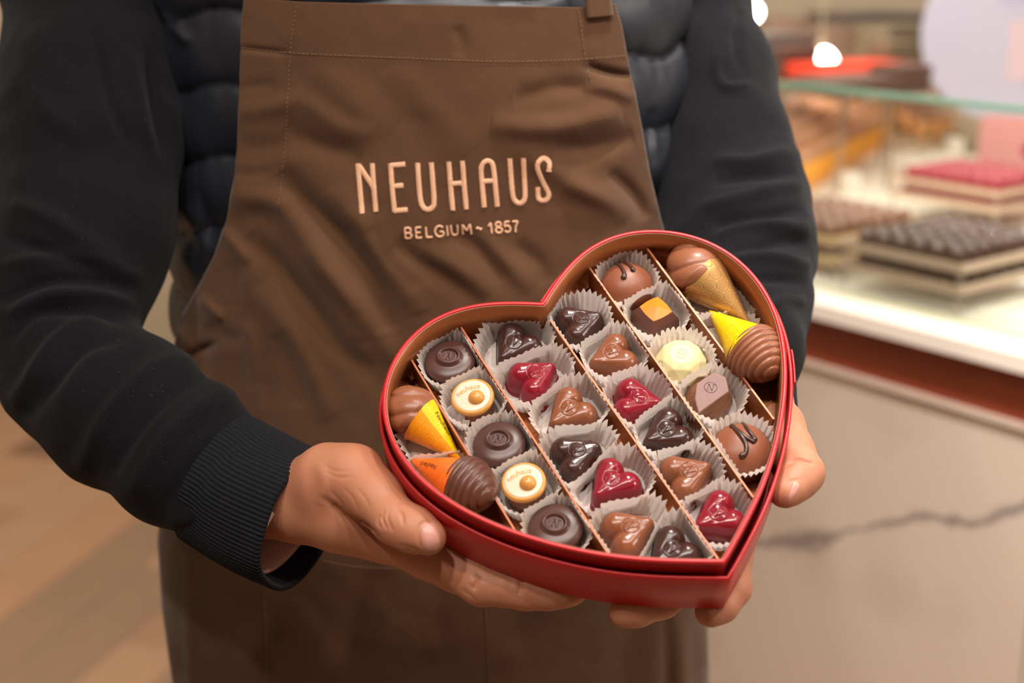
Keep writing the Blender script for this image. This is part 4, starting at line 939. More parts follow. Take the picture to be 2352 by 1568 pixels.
# ------------------------------------------------------------------ fluted paper cups
def cup(u, v, typ, k):
    r0 = np.random.RandomState(100 + k); nf = 34; per = 4; n = nf * per; rows = 9; th = np.arange(n) * 2 * np.pi / n
    el, ang = 1., 0.
    if isinstance(typ, tuple): el, ang = 1.30, typ[1]
    if typ == 'h' and u < 0: el = 1.25
    base = {'h': .0156, 'r': .0152, 's': .0156}.get(typ, .0158); ht = .0185 if typ != 's' else .0175
    if isinstance(typ, tuple): ht = .0125
    wob = sum(r0.uniform(-.35, .35) * np.cos(m * th + r0.uniform(0, 6)) for m in (2, 3, 5)) * .0011
    ex, ey = r0.uniform(-1, 1, 2) * .0006; V = []
    for i in range(rows):
        s = i / (rows - 1); fl = .00015 + .0010 * s ** .8
        saw = np.abs(((th * nf / (2 * np.pi)) % 1) * 2 - 1) * 2 - 1
        r = base + .0042 * s ** 1.3 + fl * saw + wob * s; z = .0004 + s * ht + (.0008 * saw + .0010 * np.sin(3 * th + k) + .0008 * np.sin(7 * th + 2 * k)) * (s ** 3)
        x, y = r * np.cos(th) * el, r * np.sin(th); x, y = x * math.cos(ang) - y * math.sin(ang) + ex * s, x * math.sin(ang) + y * math.cos(ang) + ey * s
        # rows are only so wide: press the paper against the dividers
        lim = [l for l in ((-.0819 + .0009, -.0457 - .0009), (-.0457 + .0009, .0032 - .0009), (.0032 + .0009, .0416 - .0009), (.0416 + .0009, .0797 - .0009)) if l[0] < u < l[1]]
        if lim: a, b = lim[0]; U_ = u + x; over = U_ - np.clip(U_, a, b); U_ = np.clip(U_, a, b) - over * .06 * (s < 2); x = U_ - u; z = z + np.abs(over) * .35 * s
        V.append(np.stack([x, y, z], -1))
    V = np.vstack(V)
    for q, (cu, cv_, ct_) in enumerate(cand):
        if q == k: continue
        g_ = np.array([cu - u, cv_ - v]); G = np.linalg.norm(g_); ol = (isinstance(ct_, tuple) and isinstance(typ, tuple))
        if G > .05 or any(min(u, cu) < D_ < max(u, cu) for D_ in (-.0819, -.0457, .0032, .0416, .0797)): continue
        s_ = V[:, :2] @ g_ / G; lim_ = G * .5 + (.0003 if cv_ > v else -.0006); m_ = s_ > lim_
        V[m_, :2] -= (g_ / G)[None] * (s_[m_] - lim_)[:, None]
        V[m_, 2] *= .6 if cv_ < v else 1.10
    # keep inside the tray wall
    Q = offset_in; P = V[:, :2] + [u, v]; d = np.linalg.norm(P[:, None] - Q[None], axis=2); j = d.argmin(1); nv = Nin[j]; out = ((P - Q[j]) * nv).sum(1); m = out > -.0004
    P[m] -= nv[m] * (out[m] + .0004)[:, None]; V[:, :2] = P - [u, v]
    F = [tuple(f) for f in grid_faces(rows, n, cv=True)]; V = np.vstack([V, [[0, 0, .0004]]]); F += [(len(V) - 1, (j + 1) % n, j) for j in range(n)]
    return mesh('paper_cup', V, F, False)
offset_in = offset(-.0024); _e = np.roll(offset_in, -1, 0) - np.roll(offset_in, 1, 0); _e /= np.linalg.norm(_e, axis=1)[:, None] + 1e-12; Nin = np.stack([-_e[:, 1], _e[:, 0]], -1)
owners = [o for o in S.objects if o.parent is None and o.get('category') == 'chocolate' and 'in the' + '' not in '' and o.name.split('.')[0] in ('heart_praline', 'round_praline', 'white_topped_praline', 'domed_praline', 'square_praline', 'faceted_praline', 'diamond_praline', 'swirl_cone')]
for k, ((u, v, typ), ow) in enumerate(zip(cand, owners)):
    lab = 'fluted white paper cup under the ' + ow['label']
    wds = lab.replace(',', '').split(); lab = ' '.join(lab.split()[:16])
    obj('paper_cup', cup(u, v, typ, k), PAPER, None, boxM(u, v, FL, 0), lab, 'paper cup', 'paper cups in the box')

# ================================================================== THE PERSON
person = empty('person', T(-.06, 1.07, 0), label='person in brown apron over black sweater and puffer vest, holding the heart box', cat='person')
PI_ = Matrix.Translation((.06, -1.07, 0))
def ppart(name, me, m, parent=None, **k): return obj(name, me, m, parent or person, PI_ if parent is None else Matrix.Identity(4), **k)
def W(X, Y, d): return px(float(X), float(Y), float(d))
def H(X, Y, h): return bp(float(X), float(Y), h)
def chain(pts, k=None):
    out = []
    for a, b in zip(pts[:-1], pts[1:]): out.append((a[0], b[0], a[1], b[1]) + ((k,) if k else ()))
    return out
BH = -.0508     # underside of the box
def U_(X, Y, r, sink=.0012): return (H(X, Y, BH - r + sink), r)
# right hand of the person (left in the picture)
wrist = (W(690, 1150, .846), .0225)
lh = []
lh += chain([(W(500, 1092, .873), .026), (W(600, 1136, .862), .0235), wrist, (W(790, 1172, .832), .0225), (H(880, 1205, -.069), .0190), (H(975, 1262, -.0665), .0155)], .012)
lh += chain([(W(705, 1128, .844), .0185), (W(758, 1102, .826), .0195), (H(812, 1094, -.036), .0165), (H(862, 1142, -.031), .0138), (H(908, 1196, -.0265), .0126)], .010)
lh += chain([(H(908, 1196, -.0265), .0126), (H(950, 1216, -.0245), .0121), (H(984, 1233, -.0235), .0100)], .005)
lh += chain([(H(975, 1262, -.0665), .0150), (H(1040, 1303, -.0645), .0128), U_(1108, 1338, .0127), U_(1160, 1348, .0106), U_(1208, 1353, .0113), U_(1258, 1357, .0103), U_(1293, 1361, .0086)], .004)
lh += chain([(H(930, 1225, -.0700), .0170), (H(990, 1275, -.0715), .0135), U_(1100, 1310, .0120, -.001), U_(1215, 1328, .0105, .0), U_(1318, 1355, .0080, .0)], .004)
lh += chain([(H(900, 1180, -.0720), .0165), (H(1000, 1215, -.069), .0125), U_(1110, 1250, .0115), U_(1200, 1275, .0105), U_(1290, 1300, .0085)], .004)
lh += chain([(H(860, 1150, -.0720), .0160), (H(960, 1150, -.068), .0110), U_(1050, 1180, .0100), U_(1130, 1210, .0080)], .004)
V1, F1 = sdf_mesh(lh, .0009, .006, smooth=3)
def crease(V, F, R):
    N = vnormals(V, F); X, Y = w2px(V); vis = (N * (CO - V)).sum(1) > 0
    f = folds(X, Y, R) * vis; return V + N * f[:, None]
V1 = crease(V1, F1, [
    ([(1088, 1318), (1096, 1332), (1088, 1356)], -.0017, 6), ([(1192, 1322), (1197, 1340), (1192, 1366)], -.0015, 6), ([(1150, 1322), (1150, 1370)], .0006, 16), ([(1100, 1322), (1108, 1336)], -.0005, 3),
    ([(762, 1160), (790, 1186), (830, 1206), (870, 1238)], -.0026, 9), ([(780, 1178), (740, 1140)], -.0010, 8),
    ([(884, 1172), (878, 1192), (890, 1216)], -.0009, 4), ([(895, 1168), (890, 1190), (902, 1220)], -.0007, 3.5), ([(908, 1166), (922, 1180), (926, 1204)], -.0009, 4), ([(872, 1180), (868, 1200), (878, 1214)], -.0007, 3.5),
    ([(1058, 1352), (1078, 1366), (1096, 1384)], -.0005, 4), ([(1075, 1340), (1088, 1352)], -.0004, 3), ([(925, 1150), (915, 1158)], -.0008, 5),
    ([(968, 1262), (961, 1232), (968, 1204), (990, 1193), (1008, 1198)], -.0007, 4), ([(742, 1068), (772, 1082), (806, 1080)], -.0003, 4), ([(748, 1082), (778, 1096), (812, 1094)], -.0003, 4), ([(760, 1128), (780, 1150), (796, 1176)], -.0004, 4), ([(790, 1120), (812, 1146), (824, 1176)], -.0003, 4), ([(818, 1120), (836, 1140), (850, 1168)], -.0003, 4), ([(1010, 1290), (1030, 1310), (1040, 1340)], -.0004, 5), ([(900, 1262), (940, 1280), (968, 1305)], -.0004, 5),
    ([(915, 1250), (960, 1266), (990, 1290)], -.0006, 6), ([(930, 1262), (970, 1290)], -.0005, 5), ([(730, 1060), (745, 1110), (735, 1160)], .0010, 14)])
bv_l = BVHTree.FromPolygons([Vector(v) for v in V1], [tuple(f) for f in F1])
# left hand of the person (right in the picture)
rh = []
rh += chain([(W(1690, 720, .965), .028), (W(1700, 850, .920), .026), (W(1722, 930, .892), .0235), (H(1735, 1010, -.078), .024), (H(1678, 1110, -.075), .019), (H(1650, 1190, -.070), .016)], .012)
rh += chain([(W(1735, 930, .885), .021), (H(1778, 985, -.052), .0170), (H(1812, 1035, -.044), .0130), (H(1842, 1086, -.038), .0123)], .008)
rh += chain([(H(1842, 1086, -.038), .0123), (H(1828, 1104, -.036), .0112), (H(1810, 1122, -.034), .0096), (H(1800, 1131, -.033), .0084)], .004)
rh += chain([(H(1725, 1075, -.074), .017), (H(1706, 1180, -.069), .0122), (H(1682, 1280, -.0635), .0110), U_(1682, 1350, .0103, .0005), U_(1655, 1388, .0098, .0005), U_(1632, 1404, .0088, .0)], .004)
rh += chain([(H(1720, 1100, -.075), .017), (H(1690, 1200, -.067), .0125), U_(1610, 1300, .0115), U_(1520, 1375, .0105), U_(1462, 1398, .0096, .0), U_(1436, 1404, .0090, .0)], .004)
rh += chain([(H(1690, 1080, -.073), .016), (H(1640, 1160, -.067), .012), U_(1560, 1240, .0112), U_(1480, 1300, .0100), U_(1430, 1325, .0088)], .004)
rh += chain([(H(1690, 1040, -.073), .015), (H(1620, 1100, -.067), .011), U_(1550, 1160, .0100), U_(1490, 1200, .0085)], .004)
V2, F2 = sdf_mesh(rh, .0010, .006, smooth=3)
V2 = crease(V2, F2, [([(1800, 1070), (1822, 1056), (1842, 1056), (1868, 1066)], -.0022, 5), ([(1812, 1046), (1838, 1042), (1860, 1050)], -.0005, 3.5), ([(1806, 1058), (1830, 1050), (1850, 1052)], -.0004, 3), ([(1826, 1080), (1822, 1095)], -.0003, 3), ([(1836, 1100), (1816, 1104), (1812, 1112)], -.0006, 3), ([(1520, 1388), (1512, 1406)], -.0008, 4)])
bv_r = BVHTree.FromPolygons([Vector(v) for v in V2], [tuple(f) for f in F2])
# hidden arms and trunk under the clothes, same body
bd = chain([(W(470, 1070, .875), .028), (W(272, 935, .905), .032), (W(170, 800, .945), .036), (W(190, 480, .975), .038), (W(205, -60, 1.03), .040), (W(240, -420, 1.07), .042), (np.array([-.23, 1.09, 1.46]), .045), (np.array([-.06, 1.10, 1.47]), .07)], .03)
bd += chain([(W(1695, 720, .968), .030), (W(1688, 570, 1.01), .034), (W(1648, 360, 1.055), .038), (W(1548, 40, 1.11), .040), (W(1450, -300, 1.16), .042), (np.array([-.06, 1.10, 1.47]), .07)], .03)
bd += chain([(np.array([-.06, 1.10, 1.60]), .058), (np.array([-.06, 1.10, 1.44]), .075), (np.array([-.06, 1.08, 1.25]), .105), (np.array([-.06, 1.08, 1.0]), .10), (np.array([-.06, 1.08, .88]), .105)], .05)
for s in (-1, 1): bd += chain([(np.array([-.06 + s * .07, 1.08, .88]), .09), (np.array([-.06 + s * .10, 1.07, .5]), .055), (np.array([-.06 + s * .10, 1.09, .09]), .04)], .03)
V3, F3 = sdf_mesh(bd, .008, .02, smooth=1)
mb = MB(); mb.V = [tuple(v) for v in np.vstack([V1, V2, V3])]; mb.F = [tuple(f) for f in np.vstack([F1, F2 + len(V1), F3 + len(V1) + len(V2)])]
body = ppart('body', mb.mesh('body'), SKIN)
def nail(bv, quad, lift=.0007, n=10, m=10):
    """curved nail plate on the skin: quad = photo corners (root-left, root-right, tip-right, tip-left)"""
    q = np.array(quad, float); V = []
    for i in range(n):
        for j in range(m):
            s, t = -1 + 2 * i / (n - 1), -1 + 2 * j / (m - 1)
            x = s * math.sqrt(1 - .38 * t * t); y = t * math.sqrt(1 - .38 * s * s); a, b = (x / .787 + 1) / 2, (y / .787 + 1) / 2; a = .5 + (a - .5) * .9; b = .5 + (b - .5) * .9
            p = q[0] * (1 - a) * (1 - b) + q[1] * a * (1 - b) + q[2] * a * b + q[3] * (1 - a) * b
            d = Vector(ray(p[0], p[1])).normalized(); hit = bv.ray_cast(Vector(CO), d)
            if hit[0] is None: V.append(V[-1] if V else (0, 0, 0)); continue
            e = max(abs(s), abs(t)); V.append(tuple(hit[0] - d * (lift * (1 - e ** 4) + .00005)))
    return mesh('thumbnail', V, grid_faces(n, m))
obj('thumbnail', nail(bv_l, [(966, 1206), (1000, 1198), (1014, 1256), (974, 1262)]), NAIL, body, label='pinkish thumbnail')
obj('thumbnail', nail(bv_r, [(1822, 1106), (1838, 1112), (1826, 1140), (1808, 1154)]), NAIL, body, label='pinkish thumbnail')
# ------------------------------------------------------------------ sweater sleeves
def sleeve(prims, R, seed, h=.0028):
    V, F = sdf_mesh(prims, h, .012, smooth=4); N = vnormals(V, F); X, Y = w2px(V)
    f = folds(X, Y, R) + .0022 * vnoise(V, 22, seed) + .0008 * vnoise(V, 60, seed + 1); V = V + N * (1.25 * f)[:, None]; return mesh('sleeve', V, F)
sl = chain([(np.array([-.13, 1.10, 1.47]), .055), (np.array([-.225, 1.09, 1.465]), .060), (W(240, -420, 1.07), .064), (W(208, -60, 1.03), .060), (W(210, 200, 1.0), .0600), (W(204, 330, .99), .0630), (W(188, 540, .970), .0615), (W(150, 645, .952), .0540), (W(132, 750, .938), .0480), (W(166, 850, .926), .0455), (W(272, 935, .905), .0495), (W(416, 1040, .885), .0455), (W(500, 1092, .873), .0400)])
SL = sleeve(sl, [
    ([(30, 470), (110, 500), (200, 560), (270, 590)], .0045, 22), ([(20, 545), (120, 580), (230, 620)], -.0050, 18), ([(10, 610), (130, 590), (240, 605), (320, 640)], .0045, 18), ([(0, 690), (90, 650), (200, 645), (300, 665)], -.0050, 16),
    ([(20, 720), (110, 680), (220, 680), (300, 700)], .0050, 17), ([(20, 780), (80, 720), (180, 715), (290, 735)], -.0045, 14), ([(30, 930), (90, 850), (150, 770), (230, 735)], .0050, 20), ([(60, 960), (130, 870), (190, 800), (300, 770)], -.0040, 18),
    ([(180, 1080), (250, 960), (350, 850), (440, 830)], .0050, 24), ([(250, 1090), (330, 960), (430, 880), (500, 870)], -.0042, 18), ([(300, 1130), (390, 1000), (470, 930), (540, 910)], .0040, 22), ([(380, 1160), (430, 1080), (500, 1000)], -.0030, 18),
    ([(210, 60), (235, 160), (262, 260), (300, 330)], -.0040, 15), ([(300, 120), (312, 200), (330, 330)], .0045, 14), ([(340, 100), (352, 220), (370, 360)], -.0035, 12), ([(60, 180), (120, 260), (200, 330)], .0025, 26), ([(380, 1195), (480, 1190), (520, 1230)], .0025, 20)], 3)
slv = ppart('sleeve', SL, KNIT)
sr = chain([(np.array([.01, 1.11, 1.47]), .055), (np.array([.10, 1.115, 1.465]), .058), (W(1450, -300, 1.16), .062), (W(1548, 40, 1.11), .0565), (W(1605, 200, 1.08), .0560), (W(1648, 360, 1.055), .0560), (W(1676, 470, 1.035), .0555), (W(1692, 580, 1.01), .0545), (W(1695, 700, .975), .0490), (W(1700, 800, .94), .0405), (W(1690, 870, .918), .033)])
SR = sleeve(sr, [
    ([(1650, 120), (1648, 170), (1668, 200), (1720, 195)], .0035, 10), ([(1640, 370), (1720, 370), (1800, 350), (1830, 365)], .0045, 16), ([(1640, 420), (1730, 405), (1830, 395)], -.0045, 14), ([(1620, 480), (1700, 460), (1790, 430), (1840, 430)], .0045, 16), ([(1640, 520), (1740, 500), (1845, 480)], -.0050, 14),
    ([(1650, 545), (1740, 515), (1855, 525)], .0050, 15), ([(1680, 580), (1780, 555), (1858, 560)], -.0040, 13), ([(1690, 600), (1770, 590), (1860, 610)], .0045, 14), ([(1720, 640), (1800, 640), (1855, 650)], -.0040, 12), ([(1760, 720), (1800, 690), (1850, 690)], .0035, 12), ([(1700, 20), (1690, 100), (1700, 160)], -.003, 10)], 9)
slr = ppart('sleeve', SR, KNIT)
def cuff(path, e1s, parent, ribs=92, L=26):
    """ribbed tube with a rolled end; path: (centre, radius, tilt)"""
    P = spline(np.array([p[0] for p in path]), L); r = np.interp(np.linspace(0, 1, L), np.linspace(0, 1, len(path)), [p[1] for p in path])
    t = np.gradient(P, axis=0); t /= np.linalg.norm(t, axis=1)[:, None]; up = np.array(e1s); V = []
    n = ribs * 6; th = np.arange(n) * 2 * np.pi / n; rib = .0012 * np.abs(np.sin(th * ribs / 2)) ** .8
    rows = [(i, 0., 1.) for i in range(L)] + [(L - 1, -.0012, 0.), (L - 1, -.003, 0.), (L - 4, -.0032, 0.), (L - 14, -.0034, 0.)]
    for i, dr, rb in rows:
        e1 = up - t[i] * (up @ t[i]); e1 /= np.linalg.norm(e1); e2 = np.cross(t[i], e1)
        rr = r[i] + dr + rib * rb + .0012 * np.sin(2 * th + 1) + .0007 * np.sin(5 * th + i * .12); adv = (.0015 if dr == -.0012 else 0)
        V.append(P[i] + t[i] * adv + rr[:, None] * (np.cos(th)[:, None] * e1 + np.sin(th)[:, None] * e2 * 1.0))
    return obj('cuff', mesh('cuff', np.vstack(V), grid_faces(len(rows), n, cv=True, flip=True)), CUFF, parent)
cup_dir = cdir(np.array([-.52, -.84, 0]))
cuff([(W(505, 1098, .876), .0415), (W(560, 1132, .870), .0420), (W(625, 1170, .859), .0420), (W(692, 1200, .850), .0415)], cdir(np.array([.25, .97, 0])), slv)
cuff([(W(1692, 850, .925), .034), (W(1700, 905, .905), .033), (W(1712, 960, .89), .031)], cdir(np.array([1, .1, 0])), slr)
P = spline(np.array([W(560, 1140, .868), W(640, 1190, .858), W(668, 1208, .855)]), 12); mb = MB(); mb.tube(P, .0315, 48, False); sc = obj('shirt_cuff', mb.mesh('shirt_cuff'), SHIRT, slv, label='pinkish inner cuff')
sm_ = sc.modifiers.new('s', 'SOLIDIFY'); sm_.thickness = .002

# ------------------------------------------------------------------ puffer vest
cx0, cy0 = -.066, 1.075
def body_ab(z):
    a = np.interp(z, [0, .70, .85, .97, 1.10, 1.30, 1.42, 1.50, 1.56], [.17, .208, .214, .200, .190, .190, .192, .150, .080])
    b = np.interp(z, [0, .80, .97, 1.10, 1.30, 1.42, 1.50, 1.56], [.13, .142, .136, .128, .125, .120, .095, .070]); return a, b
def vest_mesh():
    nz, nt = 230, 260; z = np.linspace(.985, 1.555, nz); th = np.arange(nt) * 2 * np.pi / nt; Z, TH = np.meshgrid(z, th, indexing='ij'); a, b = body_ab(Z)
    c, s = np.cos(TH), np.sin(TH); e = 2 / 2.3; X = cx0 + a * np.sign(c) * np.abs(c) ** e; Y = cy0 + b * np.sign(s) * np.abs(s) ** e
    zz = (Z - 1.308 - .075 * (X - cx0) + .004 * np.sin(9 * TH)) / .0490; f = zz - np.floor(zz)
    puff = .0075 * (np.sin(np.pi * f)) ** .5; seam = 1 - np.sin(np.pi * f)
    P = np.stack([X, Y, Z], -1).reshape(-1, 3); wr = (vnoise(P * [1, 1, .35], 120, 5).reshape(X.shape) * .0016 * seam + vnoise(P * [1, 1, .6], 45, 6).reshape(X.shape) * .0022)
    nx, ny = c / a, s / b; L = np.hypot(nx, ny); d = puff + wr; X = X + nx / L * d; Y = Y + ny / L * d
    V = np.stack([X, Y, Z], -1).reshape(-1, 3); Xp, Yp = w2px(V); fr = (V[:, 1] < cy0)
    V[:, 1] -= folds(Xp, Yp, [([(425, 470), (450, 520), (480, 590)], .0045, 16), ([(450, 430), (480, 500), (510, 560)], -.003, 14), ([(400, 560), (440, 620), (460, 700)], .003, 18), ([(370, 40), (400, 60), (430, 100)], .006, 14), ([(1500, 250), (1490, 320), (1500, 380)], -.003, 10)]) * fr
    return mesh('vest', V, grid_faces(nz, nt, cv=True, flip=False))
vest = ppart('vest', vest_mesh(), PUFFER, label='dark quilted puffer vest')
mb = MB()
for s in (-1, 1): mb.tube(resamp(np.array([W(1092 + s * 7, -60, .932), W(1092 + s * 6, 14, .930)]), 8), .0022, 8)
for k in range(12):
    for s in (-1, 1): mb.box(W(1092 + s * (2.2), -58 + k * 6, .9285), (.0009, .001, .0006))
obj('zip', mb.mesh('zip', False), ZIP, vest)
th = np.arange(48) * 2 * np.pi / 48; V = []
for r_, z in ((.075, 1.55), (.070, 1.585), (.066, 1.61), (.060, 1.61), (.058, 1.55)): V += [(cx0 + r_ * math.cos(a), cy0 + .02 + r_ * .95 * math.sin(a), z) for a in th]
obj('collar', mesh('collar', V, grid_faces(5, 48, cv=True)), PUFFER, vest)
# trousers and shoes below the apron
for s in (-1, 1):
    mb = MB(); mb.tube(np.array([(-.06 + s * .065, 1.08, .99), (-.06 + s * .085, 1.08, .75), (-.06 + s * .10, 1.075, .5), (-.06 + s * .10, 1.085, .25), (-.06 + s * .10, 1.09, .06)]), [.115, .105, .078, .070, .072], 28, up=(0, 1, 0.01)); ppart('trouser_leg', mb.mesh('trouser_leg'), TROUSER)
    V = []
    for k, (y, w_, h_) in enumerate([(1.13, .03, .07), (1.10, .038, .09), (1.02, .040, .085), (.95, .046, .055), (.88, .044, .045), (.85, .030, .035), (.842, .01, .02)]):
        V += [(-.06 + s * .105 + w_ * math.cos(a), y, .006 + h_ * .5 + h_ * .5 * math.sin(a)) for a in np.arange(20) * math.pi / 10]
    ppart('shoe', mesh('shoe', V, grid_faces(7, 20, cv=True, flip=True)), ZIP)
# ------------------------------------------------------------------ apron
def frontY(x, z):
    a, b = body_ab(z); q = np.clip(np.abs(x - cx0) / (a * 1.075), 0, .985); return cy0 - (b + .0190) * (1 - q ** 2.5) ** (1 / 2.5)
AF = [([(705, 560), (790, 660), (870, 760), (905, 830)], .0042, 24), ([(590, 660), (660, 760), (720, 860), (760, 960)], .0040, 28), ([(640, 760), (680, 850), (700, 930)], -.0035, 24), ([(960, 660), (900, 600), (850, 520)], -.0035, 20), ([(1180, 560), (1230, 600), (1260, 650)], -.0028, 22), ([(1090, 540), (1160, 600), (1220, 660)], .0028, 22), ([(470, 860), (480, 960), (470, 1060)], .0030, 16), ([(1180, 230), (1300, 200), (1420, 215)], -.0028, 22), ([(700, 230), (780, 290), (860, 310)], .0028, 24), ([(1180, 340), (1280, 400), (1400, 470)], .0026, 26),([(655, 290), (739, 339), (830, 365)], -.0040, 26), ([(640, 395), (710, 475), (788, 548), (860, 650), (890, 760)], -.0075, 27), ([(570, 540), (652, 625), (724, 721), (790, 810), (860, 860)], -.0070, 26),
      ([(640, 460), (730, 580), (800, 690), (830, 780)], .0040, 30), ([(760, 430), (850, 540), (930, 640), (960, 720)], .0045, 30), ([(900, 560), (1000, 620), (1061, 663), (1110, 700)], -.0050, 24), ([(1030, 535), (1103, 572), (1160, 645)], -.0040, 22), ([(950, 580), (1040, 610), (1120, 680)], .0030, 24),
      ([(1127, 286), (1272, 291), (1425, 258)], .0050, 26), ([(1345, 152), (1400, 168), (1450, 176)], -.0060, 11), ([(1270, 345), (1360, 340), (1455, 312)], -.0045, 24), ([(1400, 395), (1455, 450), (1484, 505)], -.0050, 17), ([(1300, 420), (1380, 450), (1440, 500)], .0040, 24), ([(1340, 200), (1400, 205), (1455, 225)], .0035, 16),
      ([(545, 256), (600, 250), (700, 225)], .0026, 22), ([(550, 205), (590, 196), (630, 190)], -.0012, 14), ([(545, 336), (600, 342), (690, 318)], -.0024, 28), ([(535, 396), (580, 400), (620, 392)], -.0013, 14), ([(530, 452), (590, 452), (660, 470)], .0030, 22), ([(530, 505), (590, 500), (640, 520)], -.0020, 24), ([(552, 110), (600, 115), (660, 122)], -.0022, 7),
      ([(505, 520), (540, 560), (575, 600)], .0035, 14), ([(533, 600), (545, 650), (550, 710)], -.0025, 20), ([(462, 680), (490, 705), (515, 730)], .0045, 11), ([(480, 740), (520, 770), (560, 780)], -.0030, 18), ([(415, 748), (435, 780), (455, 815)], .0050, 12), ([(430, 812), (460, 805), (500, 788)], -.0050, 12), ([(440, 840), (470, 870), (480, 930)], .0030, 16),
      ([(575, 740), (585, 850), (590, 960)], .0025, 16), ([(560, 700), (575, 640), (600, 600)], .0020, 20), ([(1525, 1400), (1530, 1480), (1530, 1700)], -.0050, 16), ([(1560, 1420), (1565, 1500), (1570, 1700)], .0050, 18), ([(430, 1230), (434, 1400), (440, 1700)], .0015, 12), ([(900, 150), (1000, 260), (1080, 350)], .0020, 40), ([(720, 150), (800, 220), (900, 300)], .0025, 40), ([(1050, 60), (1060, 100), (1050, 130)], -.0015, 16)]
def apron_pt(X, Y, lift=0.):
    X = np.asarray(X, float); Y = np.asarray(Y, float); r = ray(X, Y); lo = np.full(X.shape, .55); hi = np.full(X.shape, 1.3)
    for _ in range(34):
        t = (lo + hi) / 2; P = CO + r * t[..., None]; ins = P[..., 1] > frontY(P[..., 0], P[..., 2]); hi = np.where(ins, t, hi); lo = np.where(ins, lo, t)
    P = CO + r * hi[..., None]; f = folds(X.ravel(), Y.ravel(), AF).reshape(X.shape)
    Q = P.reshape(-1, 3); f = f + (.0026 * vnoise(Q, 14, 21) + .0010 * vnoise(Q, 38, 22) + .0003 * vnoise(Q, 110, 23)).reshape(X.shape)
    d = r / np.linalg.norm(r, axis=-1)[..., None]; return P - np.stack([d[..., 0] * 0, d[..., 1], d[..., 2] * 0], -1) * (f + lift)[..., None]
LB = np.array([(562, -10), (555, 60), (549, 250), (540, 400), (522, 505), (492, 590), (455, 662), (417, 730), (404, 785), (408, 860), (402, 1000), (374, 1150), (364, 1240), (375, 1400), (398, 1568), (430, 1800), (460, 2300)], float)
RB_ = np.array([(1412, 8), (1428, 60), (1442, 140), (1471, 280), (1492, 400), (1516, 500), (1532, 560), (1560, 700), (1600, 900), (1618, 1200), (1624, 1440), (1627, 1568), (1632, 1800), (1640, 2300)], float)
TB = np.array([(562, -10), (620, -2), (690, 4), (850, 8), (1060, 13), (1200, 15), (1335, 17), (1345, 14), (1412, 8)], float)
nr, nc = 400, 240; s = np.linspace(0, 1, nr) ** 1.12; tt = np.linspace(0, 1, nc); GX = np.zeros((nr, nc)); GY = np.zeros((nr, nc))
for i, si in enumerate(s):
    y = si * 2300; yl, yr = -10 + si * 2310, 8 + si * 2292; xl = np.interp(yl, LB[:, 1], LB[:, 0]); xr = np.interp(yr, RB_[:, 1], RB_[:, 0]); x = xl + (xr - xl) * tt
    GX[i] = x; top = np.interp(562 + (1412 - 562) * tt, TB[:, 0], TB[:, 1]); base = yl + (yr - yl) * tt; GY[i] = base + (top - (-10 + 18 * tt)) * max(0, 1 - si * 5)
AP = apron_pt(GX, GY)
apron = ppart('apron', mesh('apron', AP.reshape(-1, 3), grid_faces(nr, nc, flip=True)), APRON, label='brown twill bib apron with embroidered lettering')
sm_ = apron.modifiers.new('s', 'SOLIDIFY'); sm_.thickness = .0016; sm_.offset = 0
# neck strap, top hem
def cloth_strip(name, pts, half, lift, parent=apron, m=APRON, th_=.0016):
    P = spline(np.array(pts, float), 40); t = np.gradient(P, axis=0); t /= np.linalg.norm(t, axis=1)[:, None]; nn = np.stack([-t[:, 1], t[:, 0]], -1)
    G = P[:, None] + nn[:, None] * np.linspace(-half, half, 7)[None, :, None]; V = apron_pt(G[..., 0], G[..., 1], lift)
    o = obj(name, mesh(name, V.reshape(-1, 3), grid_faces(40, 7)), m, parent); q = o.modifiers.new('s', 'SOLIDIFY'); q.thickness = th_; q.offset = 0; return o
cloth_strip('neck_strap', [(1378, 40), (1374, 0), (1366, -60), (1340, -160)], 30, .003)
cloth_strip('neck_strap', [(640, -14), (642, -60), (650, -160)], 30, -.0005)
def stitches(name, pts, dash=7., gap=3.4, w_=.9, lift=.0014):
    P = resamp(spline(np.array(pts, float), 60), None, step=dash + gap); mb = MB()
    for a, b in zip(P[:-1], P[1:]):
        e = a + (b - a) * dash / (dash + gap); Q = apron_pt(np.array([a[0], (a[0] + e[0]) / 2, e[0]]), np.array([a[1], (a[1] + e[1]) / 2, e[1]]), lift); Q[1, 1] -= .0002; mb.tube(Q, w_ * .00025, 5)
    obj(name, mb.mesh(name), STITCH, apron, kind='stuff')
stitches('seam_stitching', [(558, 110), (680, 122), (900, 132), (1140, 141), (1300, 138), (1440, 128)])
stitches('seam_stitching', [(682, 10), (668, 110), (660, 250), (652, 350), (640, 470)])
stitches('seam_stitching', [(1328, 22), (1338, 90), (1345, 140), (1358, 190)])
stitches('pocket_stitching', [(745, 1284), (790, 1293), (860, 1301), (930, 1302), (1020, 1296)], w_=1.3)
stitches('pocket_stitching', [(603, 1300), (608, 1400), (614, 1568), (618, 1700)], w_=1.3)
stitches('pocket_stitching', [(1114, 1385), (1118, 1450), (1122, 1568), (1126, 1700)], w_=1.3)
stitches('seam_stitching', [(430, 1230), (434, 1400), (437, 1568), (440, 1700)], w_=1.1)
stitches('seam_stitching', [(1518, 1430), (1522, 1568), (1526, 1700)], w_=1.1)
